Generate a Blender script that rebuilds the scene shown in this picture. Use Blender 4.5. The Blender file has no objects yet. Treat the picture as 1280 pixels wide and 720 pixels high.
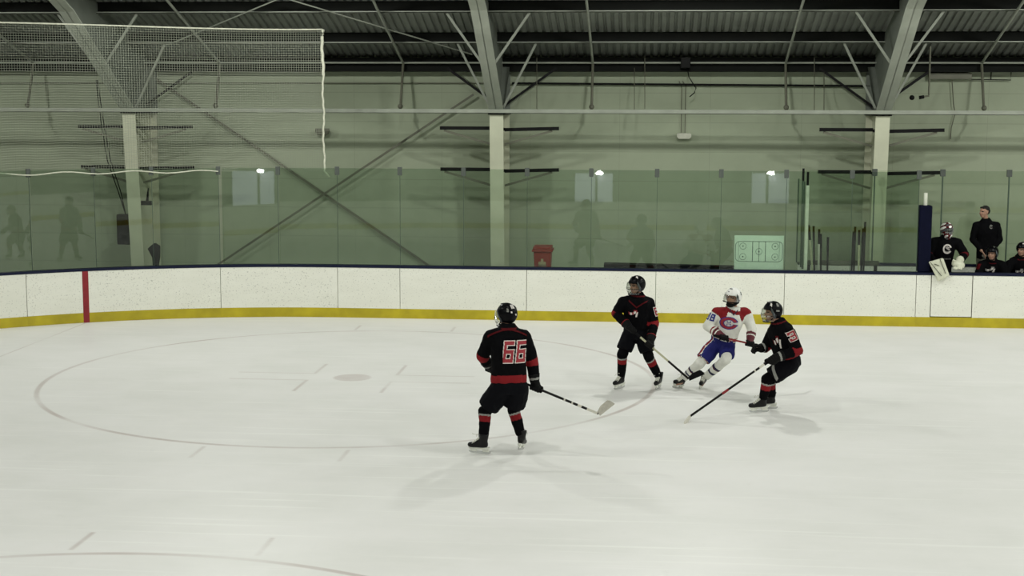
import bpy, bmesh, math, random
import numpy as np
from mathutils import Vector, Matrix, noise
from mathutils.bvhtree import BVHTree

random.seed(7)
scene = bpy.context.scene
COL = scene.collection
V = Vector

# ------------------------------------------------------------------ camera
FPX, PITCH, YAW, ROLL = 1840.1, .12617, .09252, .00263
CAM = V((4.445, -27.853, 4.170))
FW = V((-math.sin(YAW) * math.cos(PITCH), math.cos(YAW) * math.cos(PITCH), -math.sin(PITCH)))
RT0 = V((math.cos(YAW), math.sin(YAW), 0))
UP0 = RT0.cross(FW)
RT = RT0 * math.cos(ROLL) + UP0 * math.sin(ROLL)
UP = -RT0 * math.sin(ROLL) + UP0 * math.cos(ROLL)
cd = bpy.data.cameras.new('camera')
cd.sensor_width = 36.0
cd.lens = FPX / 1280 * 36.0
cd.clip_end = 300
cam = bpy.data.objects.new('camera', cd)
COL.objects.link(cam)
cam.matrix_world = Matrix(((RT.x, UP.x, -FW.x, CAM.x), (RT.y, UP.y, -FW.y, CAM.y), (RT.z, UP.z, -FW.z, CAM.z), (0, 0, 0, 1)))
scene.camera = cam

# ------------------------------------------------------------------ light and exposure
scene.view_settings.view_transform = 'Standard'
scene.view_settings.look = 'None'
scene.view_settings.gamma = 1
scene.view_settings.use_curve_mapping = False
scene.view_settings.exposure = 0.0
world = bpy.data.worlds.new('world')
scene.world = world
world.use_nodes = True
world.node_tree.nodes['Background'].inputs[0].default_value = (.75, .85, .72, 1)
world.node_tree.nodes['Background'].inputs[1].default_value = 0.004
LAMP_W = 605.0
for ly, lz, x0 in ((-4.0, 6.8, -10.2), (-13.0, 9.3, -6.35), (-21.2, 6.9, -6.35)):
    for i in range(8):
        lx = x0 + i * 7.69
        ld = bpy.data.lights.new('rink_lamp', 'SPOT')
        ld.spot_size = math.radians(166)
        ld.spot_blend = .12
        ld.shadow_soft_size = .2
        ld.energy = LAMP_W
        ld.color = (.985, 1.0, .945)
        lo = bpy.data.objects.new('rink_lamp', ld)
        lo.location = (lx, ly, lz)
        COL.objects.link(lo)


def ray(u, v):
    return FW + RT * ((u - 640) / FPX) - UP * ((v - 360) / FPX)


def at(u, v, Y):
    """point of the place seen at photo pixel (u, v) that lies at depth Y"""
    d = ray(u, v)
    return CAM + d * ((Y - CAM.y) / d.y)


def onice(u, v, z=0.0):
    d = ray(u, v)
    return CAM + d * ((z - CAM.z) / d.z)


# ------------------------------------------------------------------ materials
def new_mat(name):
    m = bpy.data.materials.new(name)
    m.use_nodes = True
    nt = m.node_tree
    b = nt.nodes['Principled BSDF']
    return m, nt, b


def mat(name, col, rough=.6, metal=0.0, spec=.4, var=.12, scale=9.0, emit=None, bump=0.0, bscale=60.0):
    m, nt, b = new_mat(name)
    b.inputs['Roughness'].default_value = rough
    b.inputs['Metallic'].default_value = metal
    b.inputs['Specular IOR Level'].default_value = spec
    tc = nt.nodes.new('ShaderNodeTexCoord')
    if var > 0:
        nz = nt.nodes.new('ShaderNodeTexNoise')
        nz.inputs['Scale'].default_value = scale
        nz.inputs['Detail'].default_value = 4
        nt.links.new(tc.outputs['Object'], nz.inputs['Vector'])
        rp = nt.nodes.new('ShaderNodeValToRGB')
        lo = [c * (1 - var) for c in col]
        hi = [min(1, c * (1 + var)) for c in col]
        rp.color_ramp.elements[0].position = .3
        rp.color_ramp.elements[1].position = .7
        rp.color_ramp.elements[0].color = (*lo, 1)
        rp.color_ramp.elements[1].color = (*hi, 1)
        nt.links.new(nz.outputs['Fac'], rp.inputs['Fac'])
        nt.links.new(rp.outputs['Color'], b.inputs['Base Color'])
    else:
        b.inputs['Base Color'].default_value = (*col, 1)
    if bump > 0:
        n2 = nt.nodes.new('ShaderNodeTexNoise')
        n2.inputs['Scale'].default_value = bscale
        nt.links.new(tc.outputs['Object'], n2.inputs['Vector'])
        bp = nt.nodes.new('ShaderNodeBump')
        bp.inputs['Strength'].default_value = bump
        bp.inputs['Distance'].default_value = .01
        nt.links.new(n2.outputs['Fac'], bp.inputs['Height'])
        nt.links.new(bp.outputs['Normal'], b.inputs['Normal'])
    if emit:
        b.inputs['Emission Color'].default_value = (*emit[0], 1)
        b.inputs['Emission Strength'].default_value = emit[1]
    return m


class NG:
    """small helper that writes shader maths"""
    def __init__(s, nt):
        s.nt = nt

    def m(s, op, a, b=0.0, c=0.0, clamp=False):
        n = s.nt.nodes.new('ShaderNodeMath')
        n.operation = op
        n.use_clamp = clamp
        for i, x in enumerate((a, b, c)):
            if isinstance(x, (int, float)):
                n.inputs[i].default_value = x
            else:
                s.nt.links.new(x, n.inputs[i])
        return n.outputs[0]

    def band(s, x, lo, hi, soft):
        """1 between lo and hi with soft edges"""
        a = s.m('DIVIDE', s.m('SUBTRACT', x, lo), soft, clamp=True)
        b = s.m('DIVIDE', s.m('SUBTRACT', hi, x), soft, clamp=True)
        return s.m('MULTIPLY', a, b)

    def noise(s, vec, scale, detail=3, rough=.5):
        n = s.nt.nodes.new('ShaderNodeTexNoise')
        n.inputs['Scale'].default_value = scale
        n.inputs['Detail'].default_value = detail
        n.inputs['Roughness'].default_value = rough
        s.nt.links.new(vec, n.inputs['Vector'])
        return n.outputs['Fac']

    def mapv(s, vec, scale=(1, 1, 1), rot=(0, 0, 0), loc=(0, 0, 0)):
        n = s.nt.nodes.new('ShaderNodeMapping')
        n.inputs['Scale'].default_value = scale
        n.inputs['Rotation'].default_value = rot
        n.inputs['Location'].default_value = loc
        s.nt.links.new(vec, n.inputs['Vector'])
        return n.outputs[0]

    def mix(s, f, a, b):
        n = s.nt.nodes.new('ShaderNodeMix')
        n.data_type = 'RGBA'
        if isinstance(f, (int, float)):
            n.inputs[0].default_value = f
        else:
            s.nt.links.new(f, n.inputs[0])
        for i, x in ((6, a), (7, b)):
            if isinstance(x, tuple):
                n.inputs[i].default_value = (*x, 1)
            else:
                s.nt.links.new(x, n.inputs[i])
        return n.outputs[2]


DOTY = -6.156


def ice_material():
    m, nt, b = new_mat('ice_surface')
    g = NG(nt)
    tc = nt.nodes.new('ShaderNodeTexCoord').outputs['Object']
    sep = nt.nodes.new('ShaderNodeSeparateXYZ')
    nt.links.new(tc, sep.inputs[0])
    x, y = sep.outputs[0], sep.outputs[1]
    lines = None

    def add(f, k=1.0):
        nonlocal lines
        f = g.m('MULTIPLY', f, k)
        lines = f if lines is None else g.m('MAXIMUM', lines, f)
    for cy in (DOTY, DOTY - 13.41):
        dy = g.m('SUBTRACT', y, cy)
        r = g.m('SQRT', g.m('ADD', g.m('MULTIPLY', x, x), g.m('MULTIPLY', dy, dy)))
        add(g.band(r, 4.52, 4.62, .03), .85)
        add(g.band(r, -1, .31, .05), .85)
        ax = g.m('ABSOLUTE', x)
        ay = g.m('ABSOLUTE', dy)
        add(g.m('MULTIPLY', g.band(ax, .85, .93, .03), g.band(ay, 4.6, 5.2, .03)), .7)     # hash marks
        add(g.m('MULTIPLY', g.band(ax, .60, .68, .03), g.band(ay, .23, 1.13, .03)), .7)    # L marks
        add(g.m('MULTIPLY', g.band(ax, .60, 1.85, .03), g.band(ay, .23, .31, .03)), .6)
    add(g.band(x, -6.13, -6.07, .03), .7)                                                  # goal line
    patch = g.noise(tc, .55, 4, .6)
    worn = g.m('MULTIPLY', lines, g.m('MULTIPLY', g.m('SUBTRACT', g.noise(tc, .8, 4), .22, clamp=True), 1.45, clamp=True))
    # flooding streaks along the rink, skate scratches in several directions
    st = g.noise(g.mapv(tc, (.55, 1.1, 1), (0, 0, .25)), 1.1, 6, .7)
    base = g.mix(g.m('MULTIPLY', g.m('SUBTRACT', st, .32), 2.2, clamp=True), (.755, .755, .725), (.835, .825, .805))
    base = g.mix(g.m('MULTIPLY', g.m('SUBTRACT', patch, .42), 2.6, clamp=True), base, (.85, .84, .825))
    cut = None
    for rz, sc, th in ((.4, 1.5, .70), (-.7, 1.3, .69), (1.35, 1.7, .67), (2.2, 1.2, .68)):
        wv = g.mapv(tc, (.22, 7.0, 1), (0, 0, rz), (rz * 7, rz * 3, 0))
        f = g.m('MULTIPLY', g.m('SUBTRACT', g.noise(wv, sc, 2, .4), th - .03), 9.0, clamp=True)
        cut = f if cut is None else g.m('MAXIMUM', cut, f)
    base = g.mix(g.m('MULTIPLY', cut, .6), base, (.9, .9, .87))
    dirt = g.m('MULTIPLY', g.m('SUBTRACT', g.noise(tc, 2.3, 5, .75), .62), 3.0, clamp=True)
    base = g.mix(g.m('MULTIPLY', dirt, .3), base, (.48, .47, .44))
    base = g.mix(worn, base, (.36, .27, .24))
    nt.links.new(base, b.inputs['Base Color'])
    b.inputs['Roughness'].default_value = .42
    b.inputs['Specular IOR Level'].default_value = .22
    return m


def board_material():
    m, nt, b = new_mat('white_board_plastic')
    g = NG(nt)
    tc = nt.nodes.new('ShaderNodeTexCoord').outputs['Object']
    spots = g.m('MULTIPLY', g.m('SUBTRACT', g.noise(tc, 38, 2,   .6), .60), 12, clamp=True)
    zone = g.noise(tc, 1.1, 2)
    spots = g.m('MULTIPLY', spots, g.m('MULTIPLY', g.m('SUBTRACT', zone, .2), 2.6, clamp=True))
    smear = g.noise(g.mapv(tc, (.6, .6, 2.5)), 2.0, 4, .6)
    base = g.mix(g.m('MULTIPLY', g.m('SUBTRACT', smear, .3), 1.6, clamp=True), (.71, .712, .63), (.785, .788, .71))
    base = g.mix(g.m('MULTIPLY', spots, .55), base, (.10, .10, .09))
    nt.links.new(base, b.inputs['Base Color'])
    b.inputs['Roughness'].default_value = .45
    b.inputs['Specular IOR Level'].default_value = .3
    return m


def wall_material():
    m, nt, b = new_mat('painted_wall')
    g = NG(nt)
    tc = nt.nodes.new('ShaderNodeTexCoord').outputs['Object']
    sep = nt.nodes.new('ShaderNodeSeparateXYZ')
    nt.links.new(tc, sep.inputs[0])
    x, z = sep.outputs[0], sep.outputs[2]
    n = g.noise(tc, .9, 5, .65)
    base = g.mix(g.m('MULTIPLY', g.m('SUBTRACT', n, .3), 1.8, clamp=True), (.312, .352, .253), (.372, .411, .302))
    fz = g.m('FRACT', g.m('DIVIDE', z, .62))
    fx = g.m('FRACT', g.m('DIVIDE', x, 1.9))
    seam = g.m('MAXIMUM', g.band(fz, .0, .035, .012), g.band(fx, 0, .008, .003))
    base = g.mix(g.m('MULTIPLY', seam, .28), base, (.15, .16, .12))
    nt.links.new(base, b.inputs['Base Color'])
    b.inputs['Roughness'].default_value = .7
    b.inputs['Specular IOR Level'].default_value = .2
    return m


def glass_material(name, tint, refl, rough=.015):
    m = bpy.data.materials.new(name)
    m.use_nodes = True
    nt = m.node_tree
    nt.nodes.clear()
    out = nt.nodes.new('ShaderNodeOutputMaterial')
    tr = nt.nodes.new('ShaderNodeBsdfTransparent')
    gl = nt.nodes.new('ShaderNodeBsdfGlossy')
    gl.inputs['Roughness'].default_value = rough
    gl.inputs['Color'].default_value = (.95, 1, .95, 1)
    mx = nt.nodes.new('ShaderNodeMixShader')
    g = NG(nt)
    geo = nt.nodes.new('ShaderNodeNewGeometry')
    lw = nt.nodes.new('ShaderNodeLayerWeight')
    lw.inputs['Blend'].default_value = .5
    f = g.m('ADD', refl, g.m('MULTIPLY', g.m('POWER', lw.outputs['Facing'], 4.0), .6))
    f = g.m('MULTIPLY', f, g.m('SUBTRACT', 1.0, geo.outputs['Backfacing']), clamp=True)
    tc = nt.nodes.new('ShaderNodeTexCoord').outputs['Object']
    sm = g.noise(tc, 1.7, 4, .6)
    t2 = tuple(c * .93 for c in tint)
    col = g.mix(sm, t2, tint)
    nt.links.new(col, tr.inputs['Color'])
    nt.links.new(f, mx.inputs[0])
    nt.links.new(tr.outputs[0], mx.inputs[1])
    nt.links.new(gl.outputs[0], mx.inputs[2])
    nt.links.new(mx.outputs[0], out.inputs['Surface'])
    return m


M = dict(
    ice=ice_material(), board=board_material(), wall=wall_material(),
    yellow=mat('yellow_kick_plastic', (.405, .33, .010), .5, var=.18, scale=3),
    cap=mat('dark_blue_cap_plastic', (.007, .010, .03), .5, spec=.15),
    red=mat('red_paint', (.22, .010, .016), .5),
    concrete=mat('concrete_floor', (.16, .16, .14), .8, scale=2),
    dark=mat('dark_stand_wall', (.055, .06, .052), .8, scale=1.5),
    deck=mat('galvanised_roof_deck', (.235, .25, .22), .55, metal=.15, scale=1.2, var=.2),
    purlin=mat('dark_red_oxide_purlin', (.009, .010, .0085), .7, spec=.1, scale=3),
    flange=mat('pale_steel_flange', (.28, .30, .25), .55, scale=3),
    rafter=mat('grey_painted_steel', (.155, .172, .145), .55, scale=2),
    rafterlit=mat('grey_steel_lit_from_ice', (.34, .365, .305), .55, scale=2),  # the rafter paint again, with bounce light from the ice painted in
    column=mat('cream_painted_steel', (.53, .54, .41), .5, scale=2.5, var=.08),
    brace=mat('brown_steel_rod', (.13, .132, .095), .55, scale=4),
    black=mat('black_steel', (.005, .005, .005), .6, spec=.15),
    galv=mat('galvanised_pipe', (.30, .31, .26), .45, metal=.2),
    glass=glass_material('tinted_acrylic_glass', (.84, .895, .845), .043),
    clip=mat('aluminium_clip', (.07, .08, .07), .5),
    seam=mat('clear_edge_strip', (.06, .09, .065), .45, spec=.2),
    post=mat('white_post_paint', (.60, .62, .52), .45),
    navy=mat('navy_vinyl_pad', (.002, .003, .014), .6, spec=.08),
    net=mat('white_net_cord', (.30, .32, .25), .8, var=0),
    rope=mat('white_rope', (.55, .56, .45), .8, scale=20),
    whiteboard=mat('whiteboard_face', (.66, .76, .66), .35, var=.04),
    ink=mat('dark_ink', (.07, .09, .09), .6, var=0),
    redbin=mat('red_bin_plastic', (.30, .022, .008), .5, scale=3),
    blk=mat('black_jersey_fabric', (.0028, .0028, .0034), .9, spec=.06, bump=.3, bscale=40),
    blkpant=mat('black_pant_nylon', (.0028, .003, .0045), .8, spec=.08, bump=.3, bscale=30),
    redfab=mat('red_jersey_fabric', (.185, .007, .010), .8, spec=.2),
    dkred=mat('deep_red_piping', (.075, .005, .007), .8, spec=.1),
    whtfab=mat('white_jersey_fabric', (.68, .68, .62), .85, spec=.2, bump=.3, bscale=40),
    grey=mat('grey_trim_fabric', (.25, .25, .23), .8),
    bluefab=mat('royal_blue_nylon', (.008, .010, .115), .7, spec=.25, bump=.3, bscale=30),
    navyfab=mat('navy_stripe_fabric', (.014, .016, .05), .8),
    maroon=mat('maroon_glove_leather', (.10, .010, .018), .6),
    blkglove=mat('black_glove_leather', (.004, .004, .004), .7, spec=.12, bump=.3),
    palm=mat('pale_glove_palm', (.42, .33, .2), .7),
    blkshell=mat('black_helmet_shell', (.002, .002, .0028), .3, spec=.09, var=0),
    whtshell=mat('white_helmet_shell', (.80, .80, .76), .3, var=.04),
    greyshell=mat('grey_ear_guard', (.07, .08, .085), .4),
    skin=mat('skin', (.33, .19, .13), .6, spec=.3, var=.1, scale=25),
    lip=mat('lip_skin', (.27, .11, .09), .6),
    eye=mat('dark_eye', (.03, .022, .018), .3, var=0),
    hair=mat('dark_hair', (.006, .005, .004), .8, scale=60, var=.4),
    boot=mat('black_skate_leather', (.003, .003, .003), .4, spec=.25),
    holder=mat('white_blade_holder', (.66, .67, .60), .4),
    tongue=mat('grey_skate_tongue', (.42, .42, .36), .8),
    steel=mat('skate_steel', (.50, .51, .50), .2, metal=1.0, var=0),
    lace=mat('white_lace', (.66, .66, .58), .8, var=0),
    stickblk=mat('black_composite_shaft', (.006, .005, .005), .4, spec=.2),
    stickred=mat('red_composite_shaft', (.22, .012, .016), .35),
    stickwht=mat('white_stick_paint', (.62, .60, .52), .4),
    sticktan=mat('pale_wood_shaft', (.45, .44, .30), .5, scale=30),
    tape=mat('grey_white_blade_tape', (.44, .42, .36), .8, scale=30),
    blktape=mat('black_blade_tape', (.005, .005, .006), .8, spec=.1),
    goaliepad=mat('cream_goalie_leather', (.56, .57, .44), .6, scale=14),
    trousers=mat('grey_trousers', (.15, .15, .115), .8),
    bluenum=mat('blue_number_twill', (.015, .02, .22), .7, var=0),
    rednum=mat('red_number_twill', (.30, .022, .032), .7, var=.1, scale=40),
    whtnum=mat('white_number_twill', (.66, .62, .58), .7, var=0),
    glowwin=mat('lit_window_pane', (.5, .5, .55), .4, var=0, emit=((.80, .86, 1.0), 1.9)),
    glowlamp=mat('lamp_glass', (.9, .9, .9), .4, var=0, emit=((1, 1, 1), 60.0)),
    lightbox=mat('white_light_housing', (.62, .62, .52), .5),
)


def visor_material():
    m = bpy.data.materials.new('clear_visor')
    m.use_nodes = True
    nt = m.node_tree
    nt.nodes.clear()
    out = nt.nodes.new('ShaderNodeOutputMaterial')
    tr = nt.nodes.new('ShaderNodeBsdfTransparent')
    tr.inputs['Color'].default_value = (.88, .9, .86, 1)
    gl = nt.nodes.new('ShaderNodeBsdfGlossy')
    gl.inputs['Roughness'].default_value = .12
    lw = nt.nodes.new('ShaderNodeLayerWeight')
    lw.inputs['Blend'].default_value = .35
    mx = nt.nodes.new('ShaderNodeMixShader')
    nt.links.new(lw.outputs['Facing'], mx.inputs[0])
    nt.links.new(tr.outputs[0], mx.inputs[1])
    nt.links.new(gl.outputs[0], mx.inputs[2])
    nt.links.new(mx.outputs[0], out.inputs['Surface'])
    return m


M['visor'] = visor_material()


# ------------------------------------------------------------------ mesh helpers
def frame(d, hint=V((0, 0, 1))):
    d = d.normalized()
    if abs(d.dot(hint)) > .98:
        hint = V((1, 0, 0)) if abs(d.x) < .9 else V((0, 1, 0))
    a = d.cross(hint).normalized()
    b = a.cross(d).normalized()
    return d, a, b


class MB:
    def __init__(s):
        s.v, s.f, s.m = [], [], []

    def face(s, pts, mi=0):
        n = len(s.v)
        s.v += [V(p) for p in pts]
        s.f.append(tuple(range(n, n + len(pts))))
        s.m.append(mi)

    def rings(s, rings, mi=0, caps=True, loop=True):
        n0 = len(s.v)
        k = len(rings[0])
        for r in rings:
            s.v += [V(p) for p in r]
        for i in range(len(rings) - 1):
            for j in range(k if loop else k - 1):
                a, b = n0 + i * k + j, n0 + i * k + (j + 1) % k
                s.f.append((a, b, b + k, a + k))
                s.m.append(mi)
        if caps and loop:
            s.f.append(tuple(n0 + j for j in range(k))[::-1])
            s.m.append(mi)
            s.f.append(tuple(n0 + (len(rings) - 1) * k + j for j in range(k)))
            s.m.append(mi)

    def tube(s, p0, p1, r0, r1=None, n=10, mi=0):
        r1 = r0 if r1 is None else r1
        p0, p1 = V(p0), V(p1)
        d, a, b = frame(p1 - p0)
        rs = []
        for p, r in ((p0, r0), (p1, r1)):
            rs.append([p + (a * math.cos(t) + b * math.sin(t)) * r for t in [2 * math.pi * i / n for i in range(n)]])
        s.rings(rs, mi)

    def path(s, pts, r, n=8, mi=0):
        pts = [V(p) for p in pts]
        rs = []
        for i, p in enumerate(pts):
            d = pts[min(i + 1, len(pts) - 1)] - pts[max(i - 1, 0)]
            d, a, b = frame(d)
            rr = r[i] if isinstance(r, (list, tuple)) else r
            rs.append([p + (a * math.cos(t) + b * math.sin(t)) * rr for t in [2 * math.pi * k / n for k in range(n)]])
        s.rings(rs, mi)

    def bar(s, p0, p1, w, h, hint=V((0, 0, 1)), mi=0):
        """rectangular bar, w across (side), h along the hint direction"""
        p0, p1 = V(p0), V(p1)
        d, a, b = frame(p1 - p0, hint)
        rs = [[p + a * (w / 2 * sx) + b * (h / 2 * sy) for sx, sy in ((-1, -1), (1, -1), (1, 1), (-1, 1))] for p in (p0, p1)]
        s.rings(rs, mi)

    def box(s, lo, hi, mi=0):
        x0, y0, z0 = lo
        x1, y1, z1 = hi
        s.rings([[(x0, y0, z), (x1, y0, z), (x1, y1, z), (x0, y1, z)] for z in (z0, z1)], mi)

    def prism(s, poly, off, mi=0):
        """closed polygon swept by the vector off"""
        off = V(off)
        s.rings([[V(p) for p in poly], [V(p) + off for p in poly]], mi)

    def sphere(s, c, rx, ry=None, rz=None, mi=0, n=14, k=9):
        c = V(c)
        ry = rx if ry is None else ry
        rz = rx if rz is None else rz
        rs = []
        for i in range(k + 1):
            ph = -math.pi / 2 + math.pi * (i + .02) / (k + .04)
            rs.append([c + V((rx * math.cos(ph) * math.cos(t), ry * math.cos(ph) * math.sin(t), rz * math.sin(ph))) for t in [2 * math.pi * j / n for j in range(n)]])
        s.rings(rs, mi)

    def build(s, name, mats, parent=None, base=None, smooth=False, bevel=0):
        if not isinstance(mats, (list, tuple)):
            mats = [mats]
        if base is None:
            base = V(parent['_base']) if parent else V((0, 0, 0))
        base = V(base)
        me = bpy.data.meshes.new(name)
        me.from_pydata([v - base for v in s.v], [], s.f)
        for m_ in mats:
            me.materials.append(m_)
        me.polygons.foreach_set('material_index', s.m)
        bm = bmesh.new()
        bm.from_mesh(me)
        bmesh.ops.recalc_face_normals(bm, faces=bm.faces)
        bm.to_mesh(me)
        bm.free()
        if smooth:
            me.polygons.foreach_set('use_smooth', [True] * len(me.polygons))
        me.update()
        return link(name, me, parent, base, bevel)


def root_of(o):
    return o


def link(name, me, parent, base, bevel=0):
    o = bpy.data.objects.new(name, me)
    COL.objects.link(o)
    if parent:
        o.parent = parent
        pb = V(parent['_base'])
        o.location = base - pb
    else:
        o.location = base
    o['_base'] = tuple(base)
    if bevel:
        bv = o.modifiers.new('bevel', 'BEVEL')
        bv.width = bevel
        bv.segments = 2
        bv.limit_method = 'ANGLE'
    return o


def thing(name, label, cat, base, group=None):
    o = bpy.data.objects.new(name, None)
    o.empty_display_size = .1
    COL.objects.link(o)
    o.location = V(base)
    o['_base'] = tuple(V(base))
    return tag(o, label, cat, group)


def tag(o, label, cat, group=None):
    o['label'] = label
    o['category'] = cat
    if group:
        o['group'] = group
    return o


def struct(o):
    o['kind'] = 'structure'
    return o


# ------------------------------------------------------------------ rink shape
XS, RC = -1.58, 9.16            # where the left corner starts to curve, its radius
XE, XR, YN = XS - RC, 52.0, -25.9
BH = 1.01                       # board height


def edge(s, off=0.0):
    """point of the rink edge: s = distance along the far board from the corner start
    (positive to the right along the straight, negative round the left corner);
    off = distance outwards from the ice"""
    if s >= 0:
        return V((XS + s, off, 0)), V((0, 1, 0))
    a = -s / RC
    n = V((-math.sin(a), math.cos(a), 0))
    return V((XS, -RC, 0)) + n * (RC + off), n


def sx(x):
    """edge parameter of the far edge at coordinate x"""
    if x >= XS:
        return x - XS
    return -RC * math.asin(min(1, (XS - x) / RC))


def rink_outline(off=0.0, n=14):
    pts = []
    c = [(XS, -RC, math.pi / 2, math.pi), (XS, YN + RC, math.pi, 1.5 * math.pi),
         (XR - RC, YN + RC, 1.5 * math.pi, 2 * math.pi), (XR - RC, -RC, 0, math.pi / 2)]
    for cx, cy, a0, a1 in c:
        for i in range(n + 1):
            a = a0 + (a1 - a0) * i / n
            pts.append(V((cx + (RC + off) * math.cos(a), cy + (RC + off) * math.sin(a), 0)))
    return pts


# ------------------------------------------------------------------ setting
b = MB()
b.box((-16, -31.2, -.35), (56, 3.8, -.06))
o = struct(b.build('floor_concrete', M['concrete']))
b = MB()
b.prism([p + V((0, 0, -.058)) for p in rink_outline(.0)], (0, 0, .058))
struct(b.build('floor', M['ice']))
b = MB()
b.box((-16, 3.6, -.06), (56, 3.8, 5.5))
struct(b.build('wall_far', M['wall']))
b = MB()
b.box((-16, -31.2, -.06), (56, -31.0, 6.0))
struct(b.build('wall_near', M['dark']))
for nm, x in (('wall_left', -16.2), ('wall_right', 56)):
    b = MB()
    pl = [(x, 3.8, -.06), (x, 3.8, 5.2), (x, -14, 10.9), (x, -31.2, 5.6), (x, -31.2, -.06)]
    b.prism(pl, (.2, 0, 0))
    struct(b.build(nm, M['wall'] if x < 0 else M['dark']))

ROOF0, SLOPE, YR, YE = 4.934, .32, -14.0, 3.4         # height of the purlin underside at the eave YE


def roofz(y):
    return ROOF0 + SLOPE * (YE - y)


# ribbed deck: far slope with real ribs, near slope the same deck flat
b = MB()
nrib, pit = 300, .155
prof = []
x = -15.5
for i in range(nrib):
    prof += [(x, 0), (x + .085, 0), (x + .1, .045), (x + .14, .045)]
    x += pit
th = .02
rs = []
for y in (3.75, YR):
    z = roofz(y) + .23
    rs.append([V((px_, y, z + pz)) for px_, pz in prof] + [V((px_, y, z + pz + .02)) for px_, pz in prof[::-1]])
b.rings(rs)
struct(b.build('ceiling', M['deck']))
b = MB()
y0, y1 = YR, -31.2
for xa, xb, ya, yb in ((-16.2, 56.2, YR, -31.2), (31.0, 56.2, 3.8, YR)):
    za = roofz(ya) + .25
    zb = roofz(yb) + .25 if yb >= YR else roofz(YR) + .25 - SLOPE * (YR - yb)
    b.rings([[V((xa, ya, za)), V((xb, ya, za)), V((xb, yb, zb)), V((xa, yb, zb))],
             [V((xa, ya, za + .03)), V((xb, ya, za + .03)), V((xb, yb, zb + .03)), V((xa, yb, zb + .03))]])
struct(b.build('ceiling', M['deck']))

# boards round the part of the rink the photograph does not show
out_i, out_o = rink_outline(.0), rink_outline(.1)
b = MB()
idx = [i for i in range(len(out_i))]
n = 14
# path from the left end backwards round the near side to the far right straight
seq = list(range(12, len(out_i)))
ri = [out_i[i] for i in seq] + [V((14.6, 0, 0))]
ro = [out_o[i] for i in seq] + [V((14.6, .1, 0))]
rs = []
for p, q in zip(ri, ro):
    rs.append([p + V((0, 0, .19)), q + V((0, 0, .19)), q + V((0, 0, BH)), p + V((0, 0, BH))])
b.rings(rs, 0)
rs = []
for p, q in zip(ri, ro):
    rs.append([p, q, q + V((0, 0, .19)), p + V((0, 0, .19))])
b.rings(rs, 1)
o = b.build('trim_1', [M['board'], M['yellow']])
struct(o)

# lit windows of the spectator side (seen mirrored in the rink glass)
wn = 0
WINS = [(-12.45, -10.7, .2, 1.9, -11.35), (1.5, 3.0, .2, 1.9, 2.35), (8.5, 9.95, .25, 1.95, 9.1)]
for x0, x1, z0, z1, xm in WINS:
    wn += 1
    b = MB()
    for lo, hi in (((x0 - .08, -31.0, z0 - .08), (x0, -30.93, z1 + .08)), ((x1, -31.0, z0 - .08), (x1 + .08, -30.93, z1 + .08)),
                   ((x0, -31.0, z0 - .08), (x1, -30.93, z0)), ((x0, -31.0, z1), (x1, -30.93, z1 + .08)),
                   ((xm - .05, -31.0, z0), (xm + .05, -30.93, z1))):
        b.box(lo, hi)
    w = struct(b.build('window_%d' % wn, M['black'], base=V(((x0 + x1) / 2, -31, z0))))
    b = MB()
    b.box((x0, -30.99, z0), (x1, -30.97, z1))
    b.build('window_pane', M['glowwin'], w)
    lx = (x0 + x1) / 2 + .1
    lx = xm + .12
    t = thing('wall_lamp', 'small bright lamp above lit lobby window, mirrored in the %s part of the rink glass' % ('left', 'middle', 'right')[wn - 1], 'lamp', (lx, -30.93, z1 + .1))
    b = MB()
    b.box((lx - .2, -31.0, z1 - .02), (lx + .2, -30.88, z1 + .2))
    b.build('lamp_housing', M['black'], t)
    b = MB()
    b.sphere((lx, -30.80, z1 + .02), .15, .09, .08)
    b.build('lamp_glass', M['glowlamp'], t, smooth=True)

# ------------------------------------------------------------------ dasher boards
SEAMS = [-9.6, -7.0, -3.77, -1.53, -.31, 2.14, 4.60, 7.01, 9.44, 9.71, 10.47, 12.92, 14.6]
BLAB = {
    0: 'curved white board panel at left photo edge, left of the red stripe',
    1: 'curved white board panel crossed by the red vertical goal line stripe',
    2: 'gently curved white board panel just right of the red striped one',
    3: 'narrow white board panel about half as wide as its neighbours',
    4: 'white board panel left of and below the red wheelie bin',
    5: 'white board panel directly below the red wheelie bin',
    6: 'white board panel behind the white jersey player, below the whiteboard',
    7: 'white board panel below the upright sticks, right of the leaning black player',
    8: 'very narrow white board strip below the navy padded post',
    9: 'white bench gate panel below the goalie, outlined by dark gaps',
    10: 'white board panel below the standing coach at the right edge',
    11: 'white board panel right of the photo edge',
}


def board_run(s0, s1, z0, z1, o0, o1, gap=.006):
    k = max(1, int(abs(s1 - s0) / .35)) if s0 < 0 else 1
    rs = []
    for i in range(k + 1):
        s = s0 + gap + (s1 - s0 - 2 * gap) * i / k
        p, nrm = edge(s)
        rs.append([p + nrm * o0 + V((0, 0, z0)), p + nrm * o1 + V((0, 0, z0)), p + nrm * o1 + V((0, 0, z1)), p + nrm * o0 + V((0, 0, z1))])
    return rs


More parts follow.
